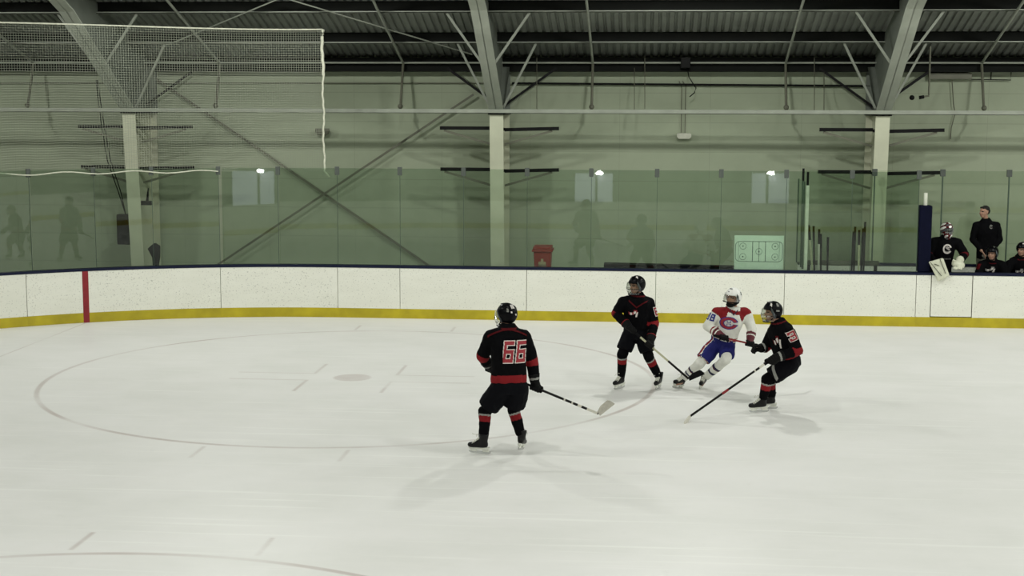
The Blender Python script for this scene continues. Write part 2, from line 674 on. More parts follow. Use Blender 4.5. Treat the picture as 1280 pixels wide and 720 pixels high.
for i in range(len(SEAMS) - 1):
    s0, s1 = sx(SEAMS[i]), sx(SEAMS[i + 1])
    if i == 11:
        s1 = 14.6 - XS
    p, nrm = edge((s0 + s1) / 2)
    gate = i == 9
    t = thing('bench_gate' if gate else 'board_panel', BLAB[i], 'gate' if gate else 'rink board', p,
              None if gate else 'white dasher board panels along the far side')
    g_ = .012 if gate else .005
    b = MB()
    b.rings(board_run(s0, s1, .185 if not gate else .2, BH - .035, 0, .09, g_))
    b.build('panel_face', M['board'], t)
    b = MB()
    b.rings(board_run(s0, s1, 0, .185, -.004, .09, .0))
    b.build('kick_plate', M['yellow'], t)
    b = MB()
    b.rings(board_run(s0, s1, BH - .035, BH + .012, -.008, .16, .0))
    b.build('cap_rail', M['cap'], t)
    if gate:
        b = MB()
        for z in (.35, .75):
            b.box((SEAMS[i] + .02, .09, z), (SEAMS[i + 1] - .02, .13, z + .06))
        b.build('gate_frame', M['rafter'], t)
    if i == 1:
        a = sx(-6.10)
        b = MB()
        b.rings(board_run(a - .055, a + .055, .0, BH - .03, -.006, .02, 0))
        b.build('goal_line_stripe', M['red'], t)

# ------------------------------------------------------------------ glass above the boards
TILT = .0092
PX = [-8.0, -6.88, -5.90, -4.95, -3.77, -2.66, -1.53, -.31, .92, 2.14, 3.36, 4.60, 5.80, 7.01, 8.22, 9.44]
PLAB = ['curved glass pane at the left photo edge', 'curved glass pane mirroring one dark skater, left of the black speaker box',
        'curved glass pane in front of the black speaker box', 'glass pane just right of the left cream column base',
        'glass pane mirroring the leftmost lit window', 'glass pane where the wall cross braces cross',
        'glass pane right of the crossing point of the wall braces', 'glass pane just left of the central cream column',
        'glass pane in front of the central cream column', 'glass pane in front of the red wheelie bin',
        'glass pane mirroring the middle lit window and lamp', 'glass pane left of the whiteboard, above long black plank',
        'glass pane in front of the rink diagram whiteboard', 'glass pane in front of the left group of upright sticks',
        'glass pane in front of the right upright sticks and right column']
GTOP = 2.885
for i in range(len(PX) - 1):
    s0, s1 = sx(PX[i]), sx(PX[i + 1])
    pa, na = edge(s0)
    pb_, nb = edge(s1)
    if i == 4:          # this pane stands square to the rink like the straight ones
        ym = (pa.y + pb_.y) / 2 + .03
        pa.y = pb_.y = ym
        na = nb = V((0, 1, 0))
    if i in (0, 1):     # short flat panes of the corner, each turned a little
        tw = math.radians((4.5, 1.2)[i])
        pv = pb_.copy() if i == 0 else (pa + pb_) / 2
        rm_ = Matrix.Rotation(tw, 3, 'Z')
        pa, pb_ = pv + rm_ @ (pa - pv), pv + rm_ @ (pb_ - pv)
        na, nb = rm_ @ na, rm_ @ nb
        if i == 0:
            na = nb = (na + nb).normalized()
    nm = (na + nb).normalized()
    pm = (pa + pb_) / 2 + nm * .07
    t = thing('rink_glass', 'tall clear ' + PLAB[i] if i < len(PLAB) else 'tall clear glass pane', 'rink glass', pm + V((0, 0, BH)), 'tall clear glass panes above the far boards')
    pa = pa + na * .07
    pb_ = pb_ + nb * .07
    dr = (pb_ - pa).normalized()
    lean = nm * ((GTOP - BH) * math.tan(TILT))
    b = MB()
    lo0, lo1 = pa + dr * .004 + V((0, 0, BH + .012)), pb_ - dr * .004 + V((0, 0, BH + .012))
    up = V((0, 0, GTOP - BH - .012))
    b.rings([[lo0, lo1, lo1 + nm * .012, lo0 + nm * .012], [lo0 + up + lean, lo1 + up + lean, lo1 + up + lean + nm * .012, lo0 + up + lean + nm * .012]])
    b.build('pane_sheet', M['glass'], t)
    b = MB()
    b.bar(lo1 + dr * .004 - nm * .003, lo1 + up + lean + dr * .004 - nm * .003, .008, .016, hint=nm)
    b.build('edge_strip', M['seam'], t)
    b = MB()
    tp = lo1 + up + lean
    b.bar(tp - V((0, 0, .13)) + nm * .006, tp + V((0, 0, .03)) + nm * .006, .085, .035, hint=nm)
    b.build('top_clip', M['clip'], t, bevel=.006)
b = MB()

# clear return glass between bench and boards, with its posts
XRET = 7.41
t = thing('glass_screen', 'narrow clear side screen seen edge on, left of the upright sticks', 'glass pane', (XRET, 1.0, BH))
b = MB()
b.box((XRET - .006, .22, BH), (XRET + .006, 1.84, 2.66))
b.build('pane_sheet', M['glass'], t)
b = MB()
b.box((XRET - .03, .16, BH + .012), (XRET + .03, .22, 2.62))
b.build('white_post', M['post'], t, bevel=.006)
for y, z0, z1 in ((.17, 2.62, 2.87), (1.0, 2.66, 2.9)):
    b = MB()
    b.box((XRET - .02, y, z0), (XRET + .02, y + .04, z1))
    b.build('upper_post', M['black'], t)
b = MB()
for y in (.72, 1.02, 1.84):
    b.box((XRET - .016, y, .98), (XRET + .016, y + .03, 2.66))
b.build('rear_post', M['seam'], t)

# padded post at the end of the glass
xp = 9.575
t = thing('padded_post', 'navy padded post with white top, between glass and the goalie', 'post', (xp, .12, 0))
b = MB()
b.tube((xp, .13, BH), (xp + .0, .13, 2.50), .035, n=12)
b.build('white_pole', M['post'], t, smooth=False)
b = MB()
b.rings([[V((xp + dx, .1 + dy, z)) for dx, dy in ((-.115, -.08), (.115, -.08), (.115, .14), (-.115, .14))] for z in (BH + .013, 2.27)])
b.build('foam_pad', M['navy'], t, bevel=.025)

# ------------------------------------------------------------------ bench enclosure
b = MB()
b.box((7.44, .2, -.06), (14.6, 1.86, .25))
struct(b.build('trim_2', M['concrete']))
t = thing('bench_back_wall', 'low pale back wall behind the players bench with dark top rail', 'low wall', (11, 1.9, 0))
b = MB()
b.box((7.44, 1.88, -.06), (14.6, 1.98, .94))
b.build('wall_face', M['board'], t)
b = MB()
b.box((7.44, 1.86, .94), (14.6, 2.0, .985))
b.build('top_rail', M['cap'], t)
bl = ['behind the upright sticks', 'behind the right cream column base, left of navy post', 'behind the goalie head', 'behind the standing coach', 'at the right photo edge behind bench players']
bx = [7.46, 8.9, 10.22, 11.5, 12.8, 14.5]
for i in range(5):
    if i < 2:
        pass
    t = thing('rear_rink_glass', 'clear rear glass pane ' + bl[i], 'glass pane', ((bx[i] + bx[i + 1]) / 2, 1.93, .985), 'clear glass panes behind the bench')
    b = MB()
    b.box((bx[i] + .005, 1.925, .985), (bx[i + 1] - .005, 1.937, 2.83))
    b.build('pane_sheet', M['glass'] if i < 0 else glass_material('rear_clear_glass', (.93, .96, .92), .03), t)
    b = MB()
    b.box((bx[i + 1] - .012, 1.918, .985), (bx[i + 1] + .012, 1.944, 2.83))
    b.build('edge_strip', M['seam'], t)
    b = MB()
    b.box((bx[i + 1] - .05, 1.905, 2.72), (bx[i + 1] + .05, 1.957, 2.86))
    b.build('top_clip', M['clip'], t, bevel=.006)
t = thing('players_bench', 'long low bench where the black jersey players sit', 'bench', (12.2, .9, .25))
b = MB()
b.box((10.3, .74, .56), (14.4, 1.10, .61))
b.build('seat', M['brace'], t, bevel=.008)
for x in (10.5, 12.4, 14.2):
    b = MB()
    b.box((x - .03, .78, .25), (x + .03, 1.0, .56))
    b.build('leg', M['black'], t)

# stick rack and the sticks standing in it
t = thing('stick_rack', 'dark low rail rack holding upright sticks behind the glass', 'rack', (8.2, 1.0, .25))
b = MB()
b.box((7.5, 1.0, 1.03), (8.9, 1.08, 1.12))
b.build('rail', M['brace'], t, bevel=.01)
for x in (7.56, 8.84):
    b = MB()
    b.box((x - .03, 1.02, .25), (x + .03, 1.07, 1.03))
    b.build('leg', M['black'], t)
STK = [(1011, 282, 1016, 1), (1017, 283, 1018, 0), (1024, 287, 1023, 2), (1026, 293, 1026, 0), (1035, 297, 1034, 0),
       (1067, 290, 1064, 0), (1069, 284, 1067, 0), (1074, 288, 1073, 1), (1079, 286, 1076, 0), (1081.5, 278, 1079, 0)]
SLAB = ['leftmost stick, beside the white post', 'second stick from the white post', 'third stick from the white post, pale shaft', 'fourth stick from the white post',
        'lone stick at the right of the left stick group', 'leftmost stick of the right stick group', 'second stick of the right stick group',
        'middle stick of the right stick group', 'fourth stick of the right stick group', 'tallest rightmost stick of the right group']


def simple_stick(i):
    u0, v0, u1, c = STK[i]
    top = at(u0, v0, .97)
    bot = at(u1, 345, .88)
    d = (bot - top).normalized()
    bot = top + d * ((top.z - .30) / -d.z)
    t = thing('hockey_stick', 'upright hockey stick in the rack, ' + SLAB[i], 'hockey stick', V((bot.x, bot.y, .26)), 'sticks standing in the bench rack')
    b = MB()
    b.bar(top, bot, .026, .034)
    b.build('shaft', (M['stickblk'], M['sticktan'], M['stickwht'])[c], t)
    b = MB()
    b.bar(top + d * -.01, top + d * .28, .034, .04)
    b.build('grip_tape', M['blktape'], t)
    b = MB()
    e = bot + V((.02, -.26, -.02))
    b.bar(bot + V((0, .02, .0)), e, .012, .07)
    b.build('blade', M['blktape'], t)


for i in range(len(STK)):
    simple_stick(i)

# whiteboard with the rink diagram
wx0, wx1, wz0, wz1, wy = 6.07, 6.99, BH + .014, 1.67, .125
t = thing('whiteboard', 'mint white coaching board with a rink diagram, standing behind glass', 'whiteboard', ((wx0 + wx1) / 2, wy, wz0))
b = MB()
b.box((wx0, wy, wz0), (wx1, wy + .02, wz1))
b.build('board_sheet', M['whiteboard'], t, bevel=.004)
b = MB()
yl = wy - .003
zc, hw, hh = (wz0 + wz1) / 2 + .02, .44, .19
cx = (wx0 + wx1) / 2


def ln(x0, z0, x1, z1, w=.008, mi=0):
    p, q = V((x0, yl, z0)), V((x1, yl, z1))
    b.bar(p, q, w, .003, hint=V((0, 1, 0)), mi=mi)


ol = []
for qx, qz, a0 in ((1, 1, 0), (-1, 1, 90), (-1, -1, 180), (1, -1, 270)):
    for k in range(5):
        a = math.radians(a0 + 90 * k / 4)
        ol.append((cx + qx * (hw - .08) + .08 * math.cos(a), zc + qz * (hh - .08) + .08 * math.sin(a)))
for k in range(len(ol)):
    p, q = ol[k], ol[(k + 1) % len(ol)]
    ln(p[0], p[1], q[0], q[1])
for dx, w in ((-.12, .010), (0, .008), (.12, .010)):
    ln(cx + dx, zc - hh, cx + dx, zc + hh, w)
for dx in (-.38, .38):
    ln(cx + dx, zc - hh, cx + dx, zc + hh, .004)
for dx, dz, r in ((-.30, .1, .06), (-.30, -.1, .06), (.30, .1, .06), (.30, -.1, .06), (0, 0, .06)):
    for k in range(16):
        a0, a1 = 2 * math.pi * k / 16, 2 * math.pi * (k + 1) / 16
        ln(cx + dx + r * math.cos(a0), zc + dz + r * math.sin(a0), cx + dx + r * math.cos(a1), zc + dz + r * math.sin(a1), .006)
    ln(cx + dx - .012, zc + dz, cx + dx + .012, zc + dz, .02)
b.build('rink_diagram', M['ink'], t)

# red wheelie bin
bx0, bx1, bz = 2.15, 2.50, 1.20
t = thing('wheelie_bin', 'red plastic wheelie bin with pale emblem behind the glass', 'bin', ((bx0 + bx1) / 2, 1.8, -.06))
b = MB()
b.rings([[V((bx0 + i_, 1.55 + i_, z)), V((bx1 - i_, 1.55 + i_, z)), V((bx1 - i_, 2.0, z)), V((bx0 + i_, 2.0, z))] for z, i_ in ((.0, .05), (1.16, .0))])
b.build('bin_body', M['redbin'], t, bevel=.02)
b = MB()
b.box((bx0 - .035, 1.52, 1.16), (bx1 + .035, 2.04, 1.21))
b.box((bx0 - .01, 1.56, 1.21), (bx1 + .01, 2.0, 1.27))
b.build('lid', M['redbin'], t, bevel=.015)
b = MB()
ec = V(((bx0 + bx1) / 2, 1.535, .96))
for dx, dz, w, h in ((-.05, -.03, .05, .07), (.0, .0, .05, .13), (.05, -.03, .05, .07), (0, -.065, .15, .03)):
    b.box((ec.x + dx - w / 2, ec.y, ec.z + dz - h / 2), (ec.x + dx + w / 2, ec.y + .03, ec.z + dz + h / 2))
b.build('emblem', M['palm'], t)
for x in (bx0 + .03, bx1 - .03):
    b = MB()
    b.tube((x - .025, 2.0, .03), (x + .025, 2.0, .03), .09, n=16)
    b.build('wheel', M['black'], t)

# long black plank behind the glass
t = thing('long_plank_table', 'long low black plank top just showing above boards right of red bin', 'table', (4.9, .6, -.06))
b = MB()
b.rings([[V((3.6, .42, z)), V((5.55, .42, z)), V((6.1, .55, z - .03)), V((6.1, .8, z - .03)), V((3.6, .8, z))] for z in (.97, 1.055)])
b.build('top_board', M['black'], t)
for x in (3.9, 5.7):
    for y in (.5, .74):
        b = MB()
        b.bar((x, y, -.06), (x, y, .96), .05, .05, hint=V((0, 1, 0)))
        b.build('leg', M['black'], t)

# ------------------------------------------------------------------ steel frames
FX = [-14.1, -6.36, 1.335, 9.05, 16.75]
FLAB = {-14.1: 'beyond the left edge of the photo', -6.36: 'at the left, behind the net', 1.335: 'in the middle of the far wall', 9.05: 'at the right, behind the bench', 16.75: 'beyond the right edge of the photo'}
ZK = 3.96
for x in FX:
    if x == -14.1 or x == 16.75:
        continue
    t = thing('steel_column', 'cream tapered steel column ' + FLAB[x], 'column', (x, 2.5, -.06), 'cream steel columns along the far wall')
    b = MB()
    b.rings([[V((x - .14, y, z)), V((x + .14, y, z)), V((x + .14, y + .02, z)), V((x - .14, y + .02, z))] for y, z in ((2.48, -.06), (2.12, ZK - .06))])
    b.build('front_flange', M['column'], t)
    b = MB()
    b.prism([V((x - .008, 2.5, -.06)), V((x - .008, 3.48, -.06)), V((x - .008, 3.48, ZK - .06)), V((x - .008, 2.14, ZK - .06))], (.016, 0, 0))
    b.build('web', M['column'], t)
    b = MB()
    b.box((x - .14, 3.48, -.06), (x + .14, 3.5, ZK - .06))
    b.build('rear_flange', M['column'], t)
    t = thing('roof_rafter', 'grey haunched roof rafter rising from the column ' + FLAB[x], 'rafter', (x, 2.1, ZK), 'grey roof rafters')
    bot = [(2.10, ZK), (-1.0, 5.80), (-2.2, 6.25), (YR, roofz(YR) - .45)]
    top = [(YR, roofz(YR) + .2), (3.48, roofz(3.48) + .2)]
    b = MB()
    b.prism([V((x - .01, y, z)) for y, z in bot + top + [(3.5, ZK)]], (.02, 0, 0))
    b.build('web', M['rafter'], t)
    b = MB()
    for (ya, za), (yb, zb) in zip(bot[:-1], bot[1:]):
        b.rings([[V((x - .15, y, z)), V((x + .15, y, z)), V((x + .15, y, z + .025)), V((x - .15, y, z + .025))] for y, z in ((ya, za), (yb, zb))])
    b.build('bottom_flange', M['rafterlit'], t)
    b = MB()
    b.box((x - .17, 2.08, ZK - .06), (x + .17, 3.5, ZK - .02))
    b.build('end_plate', M['black'], t)
    b = MB()
    b.box((x - .15, 3.48, ZK), (x + .15, 3.51, roofz(3.48) + .2))
    b.build('rear_flange', M['rafter'], t)
    b = MB()
    for sgn in (-1, 1):
        b.bar((x + sgn * .08, 2.12, ZK + .02), (x + sgn * .08, 3.4, ZK + .98), .012, .15, hint=V((1, 0, 0)))
    b.build('stiffener', M['rafter'], t)

# purlins, eave beam and their pale lower lips
PL = [(2.17, 'first dark roof purlin from the far wall'), (.55, 'second dark roof purlin from the far wall'), (-1.07, 'third dark roof purlin from the far wall, at the top edge'), (-3.0, 'fourth dark roof purlin from the far wall, above the photo')]
for y, lab in PL[:3]:
    z = roofz(y)
    t = thing('roof_purlin', lab, 'purlin', (4, y, z), 'dark roof purlins')
    b = MB()
    b.box((-15.9, y, z), (31, y + .012, z + .225))
    b.box((-15.9, y, z + .213), (31, y + .09, z + .225))
    b.build('web', M['purlin'], t)
    b = MB()
    b.box((-15.9, y - .09, z), (31, y + .0, z + .014))
    b.box((-15.9, y - .09, z), (31, y - .078, z + .035))
    b.build('lower_lip', M['flange'], t)
t = thing('eave_beam', 'dark eave beam along the top of the far wall', 'beam', (4, 3.45, 4.8))
b = MB()
b.box((-15.9, 3.32, 4.82), (31, 3.58, 5.08))
b.build('beam_web', M['purlin'], t)
b = MB()
b.box((-15.9, 3.24, 4.79), (31, 3.59, 4.82))
b.build('beam_flange', M['purlin'], t)
b = MB()
b.tube((-15.9, 3.15, 4.97), (31, 3.15, 4.97), .02)
tag(b.build('conduit_pipe', M['flange'], base=V((4, 3.15, 4.95))), 'thin pale conduit pipe running along the dark eave beam', 'pipe')
# girt in front of the columns
t = thing('wall_girt', 'long pale horizontal girt crossing the column tops', 'beam', (4, 2.03, 3.95))
b = MB()
b.box((-15.9, 2.0, 3.925), (31, 2.06, 3.935))
b.box((-15.9, 2.0, 3.925), (31, 2.008, 4.01))
b.build('angle', M['flange'], t)
b = MB()
b.box((-15.9, 2.06, 3.975), (31, 2.12, 3.985))
b.build('top_leaf', M['purlin'], t)
# sprinkler pipes along the wall
b = MB()
p0, p1 = at(640, 104, 3.5), at(1088, 107.5, 3.5)
b.tube(p0, p1, .022)
tag(b.build('sprinkler_pipe', M['black'], base=p0), 'thin black sprinkler pipe on upper wall, middle to right column', 'pipe')
b = MB()
p0, p1 = at(-20, 104, 3.55), at(606, 104, 3.55)
b.tube(p0, p1, .012)
tag(b.build('sprinkler_pipe', M['brace'], base=p0), 'thin brown pipe on upper wall left of the middle column', 'pipe')

# sloping struts under the roof with a drop pipe to the girt
for u, lab in ((42, 'at the far left behind the net'), (275, 'left of the net edge rope'), (504, 'left of the middle rafter'), (741, 'right of the middle rafter'), (982, 'left of the right rafter'), (1227, 'near the right edge of the photo')):
    top = at(u, 80, 3.2)
    ev = V((top.x, 3.2, 4.96))
    t = thing('roof_strut', 'thin sloping roof strut with drop pipe, ' + lab, 'strut', (top.x, 2.2, ZK), 'sloping roof struts')
    b = MB()
    y2 = -2.9
    b.tube(ev, (top.x, y2, roofz(y2) - .03), .026, n=8)
    b.build('sloping_tube', M['flange'], t)
    b = MB()
    b.tube(ev, (top.x, 2.8, 4.0), .028, n=8)
    b.bar((top.x, 2.06, 3.99), (top.x, 2.84, 3.99), .03, .02)
    b.sphere((top.x, 2.8, 4.06), .055)
    b.build('drop_pipe', M['brace'], t)

# knee braces in the wall plane and flange braces from rafter to purlins
NAM = {-6.36: 'left', 1.335: 'middle', 9.05: 'right'}
for x in (-6.36, 1.335, 9.05):
    for sgn, side in ((-1, 'left'), (1, 'right')):
        b = MB()
        b.bar((x + sgn * .06, 3.1, 4.08), (x + sgn * 1.15, 3.2, 4.86), .04, .05)
        tag(b.build('knee_brace', M['black'], base=V((x + sgn * .06, 3.1, 4.08))), 'dark diagonal knee brace on the %s side of the %s rafter foot' % (side, NAM[x]), 'brace', 'dark knee braces')
        for (y, lab), zb in zip(PL[:2], (4.03, 4.90)):
            b = MB()
            b.bar((x + sgn * .13, y + .05, zb), (x + sgn * .80, y, roofz(y) - .0), .04, .045)
            tag(b.build('flange_brace', M['flange'], base=V((x + sgn * .13, y, zb))), 'pale short brace from %s rafter %s side up to the %s purlin' % (NAM[x], side, lab.split()[0]), 'brace', 'pale flange braces')

# cross bracing on the wall between left and middle columns
for (u0, v0, u1, v1), lab in (((180, 88, 600, 376), 'long wall cross brace rod falling from upper left to lower right'), ((215, 369, 592, 118), 'long wall cross brace rod rising from lower left to upper right')):
    p, q = at(u0, v0, 3.5 if 'falling' in lab else 3.4), at(u1, v1, 3.5 if 'falling' in lab else 3.4)
    b = MB()
    b.bar(p, q, .025, .045)
    tag(b.build('cross_brace', M['brace'], base=p), lab, 'brace', 'wall cross braces')


# roof bracing rods
def onroof(u, v, off=.03):
    d = ray(u, v)
    # z = ROOF0 + SLOPE * (YE - y) - off
    k = (ROOF0 + SLOPE * (YE - CAM.y) - off - CAM.z) / (d.z + SLOPE * d.y)
    return CAM + d * k


for (u0, v0, u1, v1), lab in (((205, 58, 345, 0), 'thin roof bracing rod rising right from the left rafter'), ((590, 68, 364, 0), 'thin roof bracing rod rising left from the middle rafter')):
    p, q = onroof(u0, v0), onroof(u1, v1)
    q = p + (q - p) * 1.3
    b = MB()
    b.tube(p, q, .014, n=8)
    tag(b.build('roof_brace', M['flange'], base=p), lab, 'brace', 'thin roof bracing rods')

# bracket arms on the columns
for x, nm in ((-6.36, 'left'), (1.335, 'middle'), (9.05, 'right')):
    for z, lv, yy in ((3.62, 'upper', 2.30), (2.77, 'lower', 2.36)):
        t = thing('bracket_arm', 'black horizontal bracket bar, %s one of the %s column' % (lv, nm), 'bracket', (x, yy, z), 'black bracket bars on the columns')
        b = MB()
        b.bar((x - 1.2, yy + .12, z), (x - .14, yy + .12, z), .05, .07)
        b.bar((x + .14, yy + .12, z - .03), (x + 1.26, yy + .12, z), .05, .07)
        b.bar((x - .14, yy + .12, z - .02), (x + .14, yy + .12, z - .02), .04, .06)
        b.build('cross_bar', M['black'], t)
        for sg in (-1, 1):
            b = MB()
            b.bar((x + sg * .14, yy + .16, z - .33), (x + sg * 1.12, yy + .14, z - .05), .035, .045)
            b.build('stay', M['brace'], t)

# speaker box with its cables, and small fittings by the left column
a0, a1 = at(145, 268, 2.4), at(166, 306, 2.4)
t = thing('speaker_box', 'black box hanging beside the left cream column, cables above', 'speaker', V((a0.x + .17, 2.5, a1.z)))
b = MB()
b.rings([[V((a0.x, 2.4, z)), V((a1.x, 2.4, z)), V((a1.x - .02, 2.62, z)), V((a0.x + .02, 2.62, z))] for z in (a1.z, a0.z)])
b.build('case', M['black'], t, bevel=.02)
b = MB()
gc = V(((a0.x + a1.x) / 2, 2.392, (a0.z + a1.z) / 2))
b.box((gc.x - .12, 2.39, gc.z - .24), (gc.x + .12, 2.402, gc.z + .24))
b.build('grille', M['blktape'], t)
for k in range(2):
    b = MB()
    pts = [at(*p, 2.45) for p in ((157, 268), (148 + k * 3, 240), (134 + k * 4, 200), (126 + k * 3, 150), (120 + k * 2, 100))]
    b.path(pts, .011, 6)
    b.build('cable', M['black'], t, smooth=True)
b = MB()
b.box((a0.x + .1, 2.6, a0.z - .2), (a0.x + .18, 3.59, a0.z - .1))
b.build('wall_arm', M['black'], t)
c = at(183, 254, 2.5)
t = thing('small_antenna_unit', 'small black unit with short aerial right of the left column', 'antenna', c)
b = MB()
b.box((c.x - .12, 2.45, c.z - .04), (c.x + .12, 2.55, c.z + .05))
b.build('unit_case', M['black'], t, bevel=.01)
b = MB()
b.tube((c.x + .02, 2.5, c.z + .05), (c.x + .05, 2.5, c.z + .32), .03, .012)
b.build('aerial', M['black'], t)
c = at(192, 333, 2.2)
t = thing('black_bag', 'black tapered bag on a post behind the boards, right of left column', 'bag', c)
b = MB()
pts = [at(*p, 2.2) for p in ((184, 311), (192, 304), (198, 308), (198, 322), (195, 340), (191, 340), (190, 322))]
b.prism(pts, (0, .14, 0))
b.build('bag_body', M['black'], t, bevel=.015)
b = MB()
b.bar(V((c.x, 2.27, -.06)), V((c.x, 2.27, c.z + .1)), .05, .05, hint=V((0, 1, 0)))
b.build('support_post', M['black'], t)

# lights and boxes on the far wall
c = at(403, 164, 3.45)
t = thing('wall_light', 'dark round wall light left of the net edge rope end', 'lamp', c)
b = MB()
b.rings([[V((c.x + r * math.cos(a), 3.45 + .5 * r * math.sin(a) * .8, c.z + z)) for a in [2 * math.pi * k / 16 for k in range(16)]] for r, z in ((.05, -.1), (.13, -.06), (.16, .0), (.15, .06))])
b.build('lamp_shade', M['brace'], t, smooth=False)
b = MB()
b.box((c.x - .04, 3.48, c.z + .0), (c.x + .04, 3.6, c.z + .05))
b.build('wall_mount', M['black'], t)
c = at(855, 170, 3.5)
t = thing('emergency_light', 'small white light box with conduit on wall above the glass', 'lamp', c)
b = MB()
b.rings([[V((c.x + sx_ * w, y, c.z + z)) for sx_, y in ((-1, 3.42), (1, 3.42), (1, 3.6), (-1, 3.6))] for w, z in ((.11, -.06), (.15, -.02), (.15, .04), (.12, .06))])
b.build('lamp_housing', M['lightbox'], t, bevel=.008)
b = MB()
b.path([V((c.x + .02, 3.56, c.z + .05)), V((c.x + .02, 3.56, 4.5)), V((c.x - .05, 3.56, 4.6))], .01, 6)
b.path([V((c.x - .06, 3.56, c.z + .05)), V((c.x - .06, 3.56, 4.45)), V((c.x - .12, 3.56, 4.6))], .01, 6)
b.build('conduit', M['brace'], t)
c = at(857, 79, 3.1)
t = thing('junction_box', 'dark junction box on eave beam with a dangling cable', 'electrical box', c)
b = MB()
b.box((c.x - .1, 3.04, c.z - .1), (c.x + .1, 3.24, c.z + .12))
b.build('box_case', M['black'], t, bevel=.01)
b = MB()
b.path([at(*p, 3.2) for p in ((859, 84), (861, 96), (866, 104), (870, 110), (868, 116), (862, 121))], .012, 6)
b.build('cable', M['black'], t, smooth=True)
p = [at(*q, 2.2) for q in ((1163, 58), (1161, 120), (1149, 122))]
t = thing('pipe_camera', 'small black camera on bent hanging pipe right of the right rafter', 'camera', p[0])
b = MB()
b.path([p[0], p[1] + V((0, 0, .03)), p[1], p[1] - V((.03, 0, 0)), p[2]], .018, 8)
b.build('bent_pipe', M['brace'], t)
b = MB()
c = at(1140, 122, 2.2)
b.tube(p[2], p[2] + (p[1] - p[2]) * .5, .035, n=10)
b.sphere(c, .05)
b.build('camera_head', M['black'], t, smooth=True)
p0, p1 = at(1163, 91, 3.4), at(1215, 99, 3.4)
t = thing('wall_vent', 'brown flat vent panel under the eave at upper right', 'vent', V((p0.x, 3.5, p1.z)))
b = MB()
b.box((p0.x, 3.4, p1.z), (p1.x, 3.58, p0.z))
b.build('vent_panel', M['brace'], t, bevel=.006)
p2 = at(1265, 100, 3.4)
b = MB()
b.path([V((p1.x, 3.5, p1.z)), V((p2.x, 3.5, p2.z)), V((p2.x, 3.5, p0.z + .02))], .012, 6)
b.tube(V((p1.x + .4, 3.5, p1.z)), V((p1.x + .4, 3.5, p0.z + .02)), .012, n=6)
b.build('vent_wire', M['black'], t)
b = MB()
b.path([at(1190, 100, 3.5), at(1192, 130, 3.5), at(1194, 142, 3.5), at(1189, 160, 3.52), at(1188, 174, 3.55)], .011, 6)
tag(b.build('hanging_cable', M['brace'], base=at(1188, 174, 3.55)), 'thin cable hanging down the wall at upper right', 'cable')
for k, (u, v0, v1) in enumerate(((671, 70, 137), (793, 85, 137), (806, 70, 136), (1018, 70, 139), (1030, 90, 139))):
    b = MB()
    b.tube(at(u, v0, 3.15), at(u, v1, 2.1), .008, n=6)
    tag(b.build('hanger_rod', M['brace'], base=at(u, v1, 2.1)), 'thin hanger rod above the girt, %s' % ('just right of middle rafter', 'left of the pair by the conduit', 'right of the pair by the conduit', 'left of the pair near right rafter', 'right of the pair near right rafter')[k], 'rod', 'thin hanger rods')

# ------------------------------------------------------------------ protective net
t = thing('protective_net', 'fine white protective net hung at the left end above the glass', 'net', V((XS, .1, GTOP)))
s_r = -1.79 - XS
L = 11.5
N1, N2 = 250, 60
STEP = L / N1


def netpt(i, j):
    f = i / N1
    s = s_r - f * L
    p, nrm = edge(s, .15)
    zt = 5.52 + .10 * math.sin(f * 3.1) ** 2 - .12 * f
    zb = 2.83 - .01 * math.sin(i * .35)
    return p + V((0, 0, zb + (zt - zb) * j / N2))


grid = [[netpt(i, j) for j in range(N2 + 1)] for i in range(N1 + 1)]
b = MB()
hw_ = .0024


def strand(pts, side):
    rs = []
    for p in pts:
        rs.append([p - side * hw_, p + V((0, .0025, 0)), p + side * hw_])
    b.rings(rs, 0, caps=False)


for i in range(N1 + 1):
    strand([grid[i][0], grid[i][N2 // 2], grid[i][N2]], V((1, 0, 0)))
for j in range(N2 + 1):
    strand([grid[i][j] for i in range(0, N1 + 1, 5)], V((0, 0, 1)))
o = b.build('net_mesh', M['net'], t)
o['kind'] = 'stuff'
b = MB()
b.path([grid[i][N2] for i in range(0, N1 + 1, 5)], .016, 6)
b.build('top_rope', M['rope'], t, smooth=True)
b = MB()
b.path([grid[0][j] + V((.011 * math.sin(j * .33) + .006 * math.sin(j * 1.3), -.01, 0)) for j in range(N2, -1, -1)] + [grid[0][0] + V((.1, 0, -.12))], [.03] * 20 + [.02] * (N2 + 1 - 19), 6)
b.build('edge_rope', M['rope'], t, smooth=True)
b = MB()
b.path([edge(s_r - 2.0 - (L - 2.0) * i / 60, .05)[0] + V((0, 0, 2.82 + .025 * math.sin(i * .8))) for i in range(61)], .013, 6)
b.build('bottom_rope', M['rope'], t, smooth=True)

# ------------------------------------------------------------------ organic shapes
def cap(tg, p0, r0, p1, r1=None):
    return ('cap', tg, V(p0), r0, V(p1), r0 if r1 is None else r1)


def fr(tg, p0, r0, p1, r1=None):
    return ('fr', tg, V(p0), r0, V(p1), r0 if r1 is None else r1)


def ell(tg, c, ax, ay, az):
    return ('ell', tg, V(c), V(ax), V(ay), V(az))


def loft(tg, secs, e=2.5):
    return ('loft', tg, [(V(c), V(a), V(b_)) for c, a, b_ in secs], e)


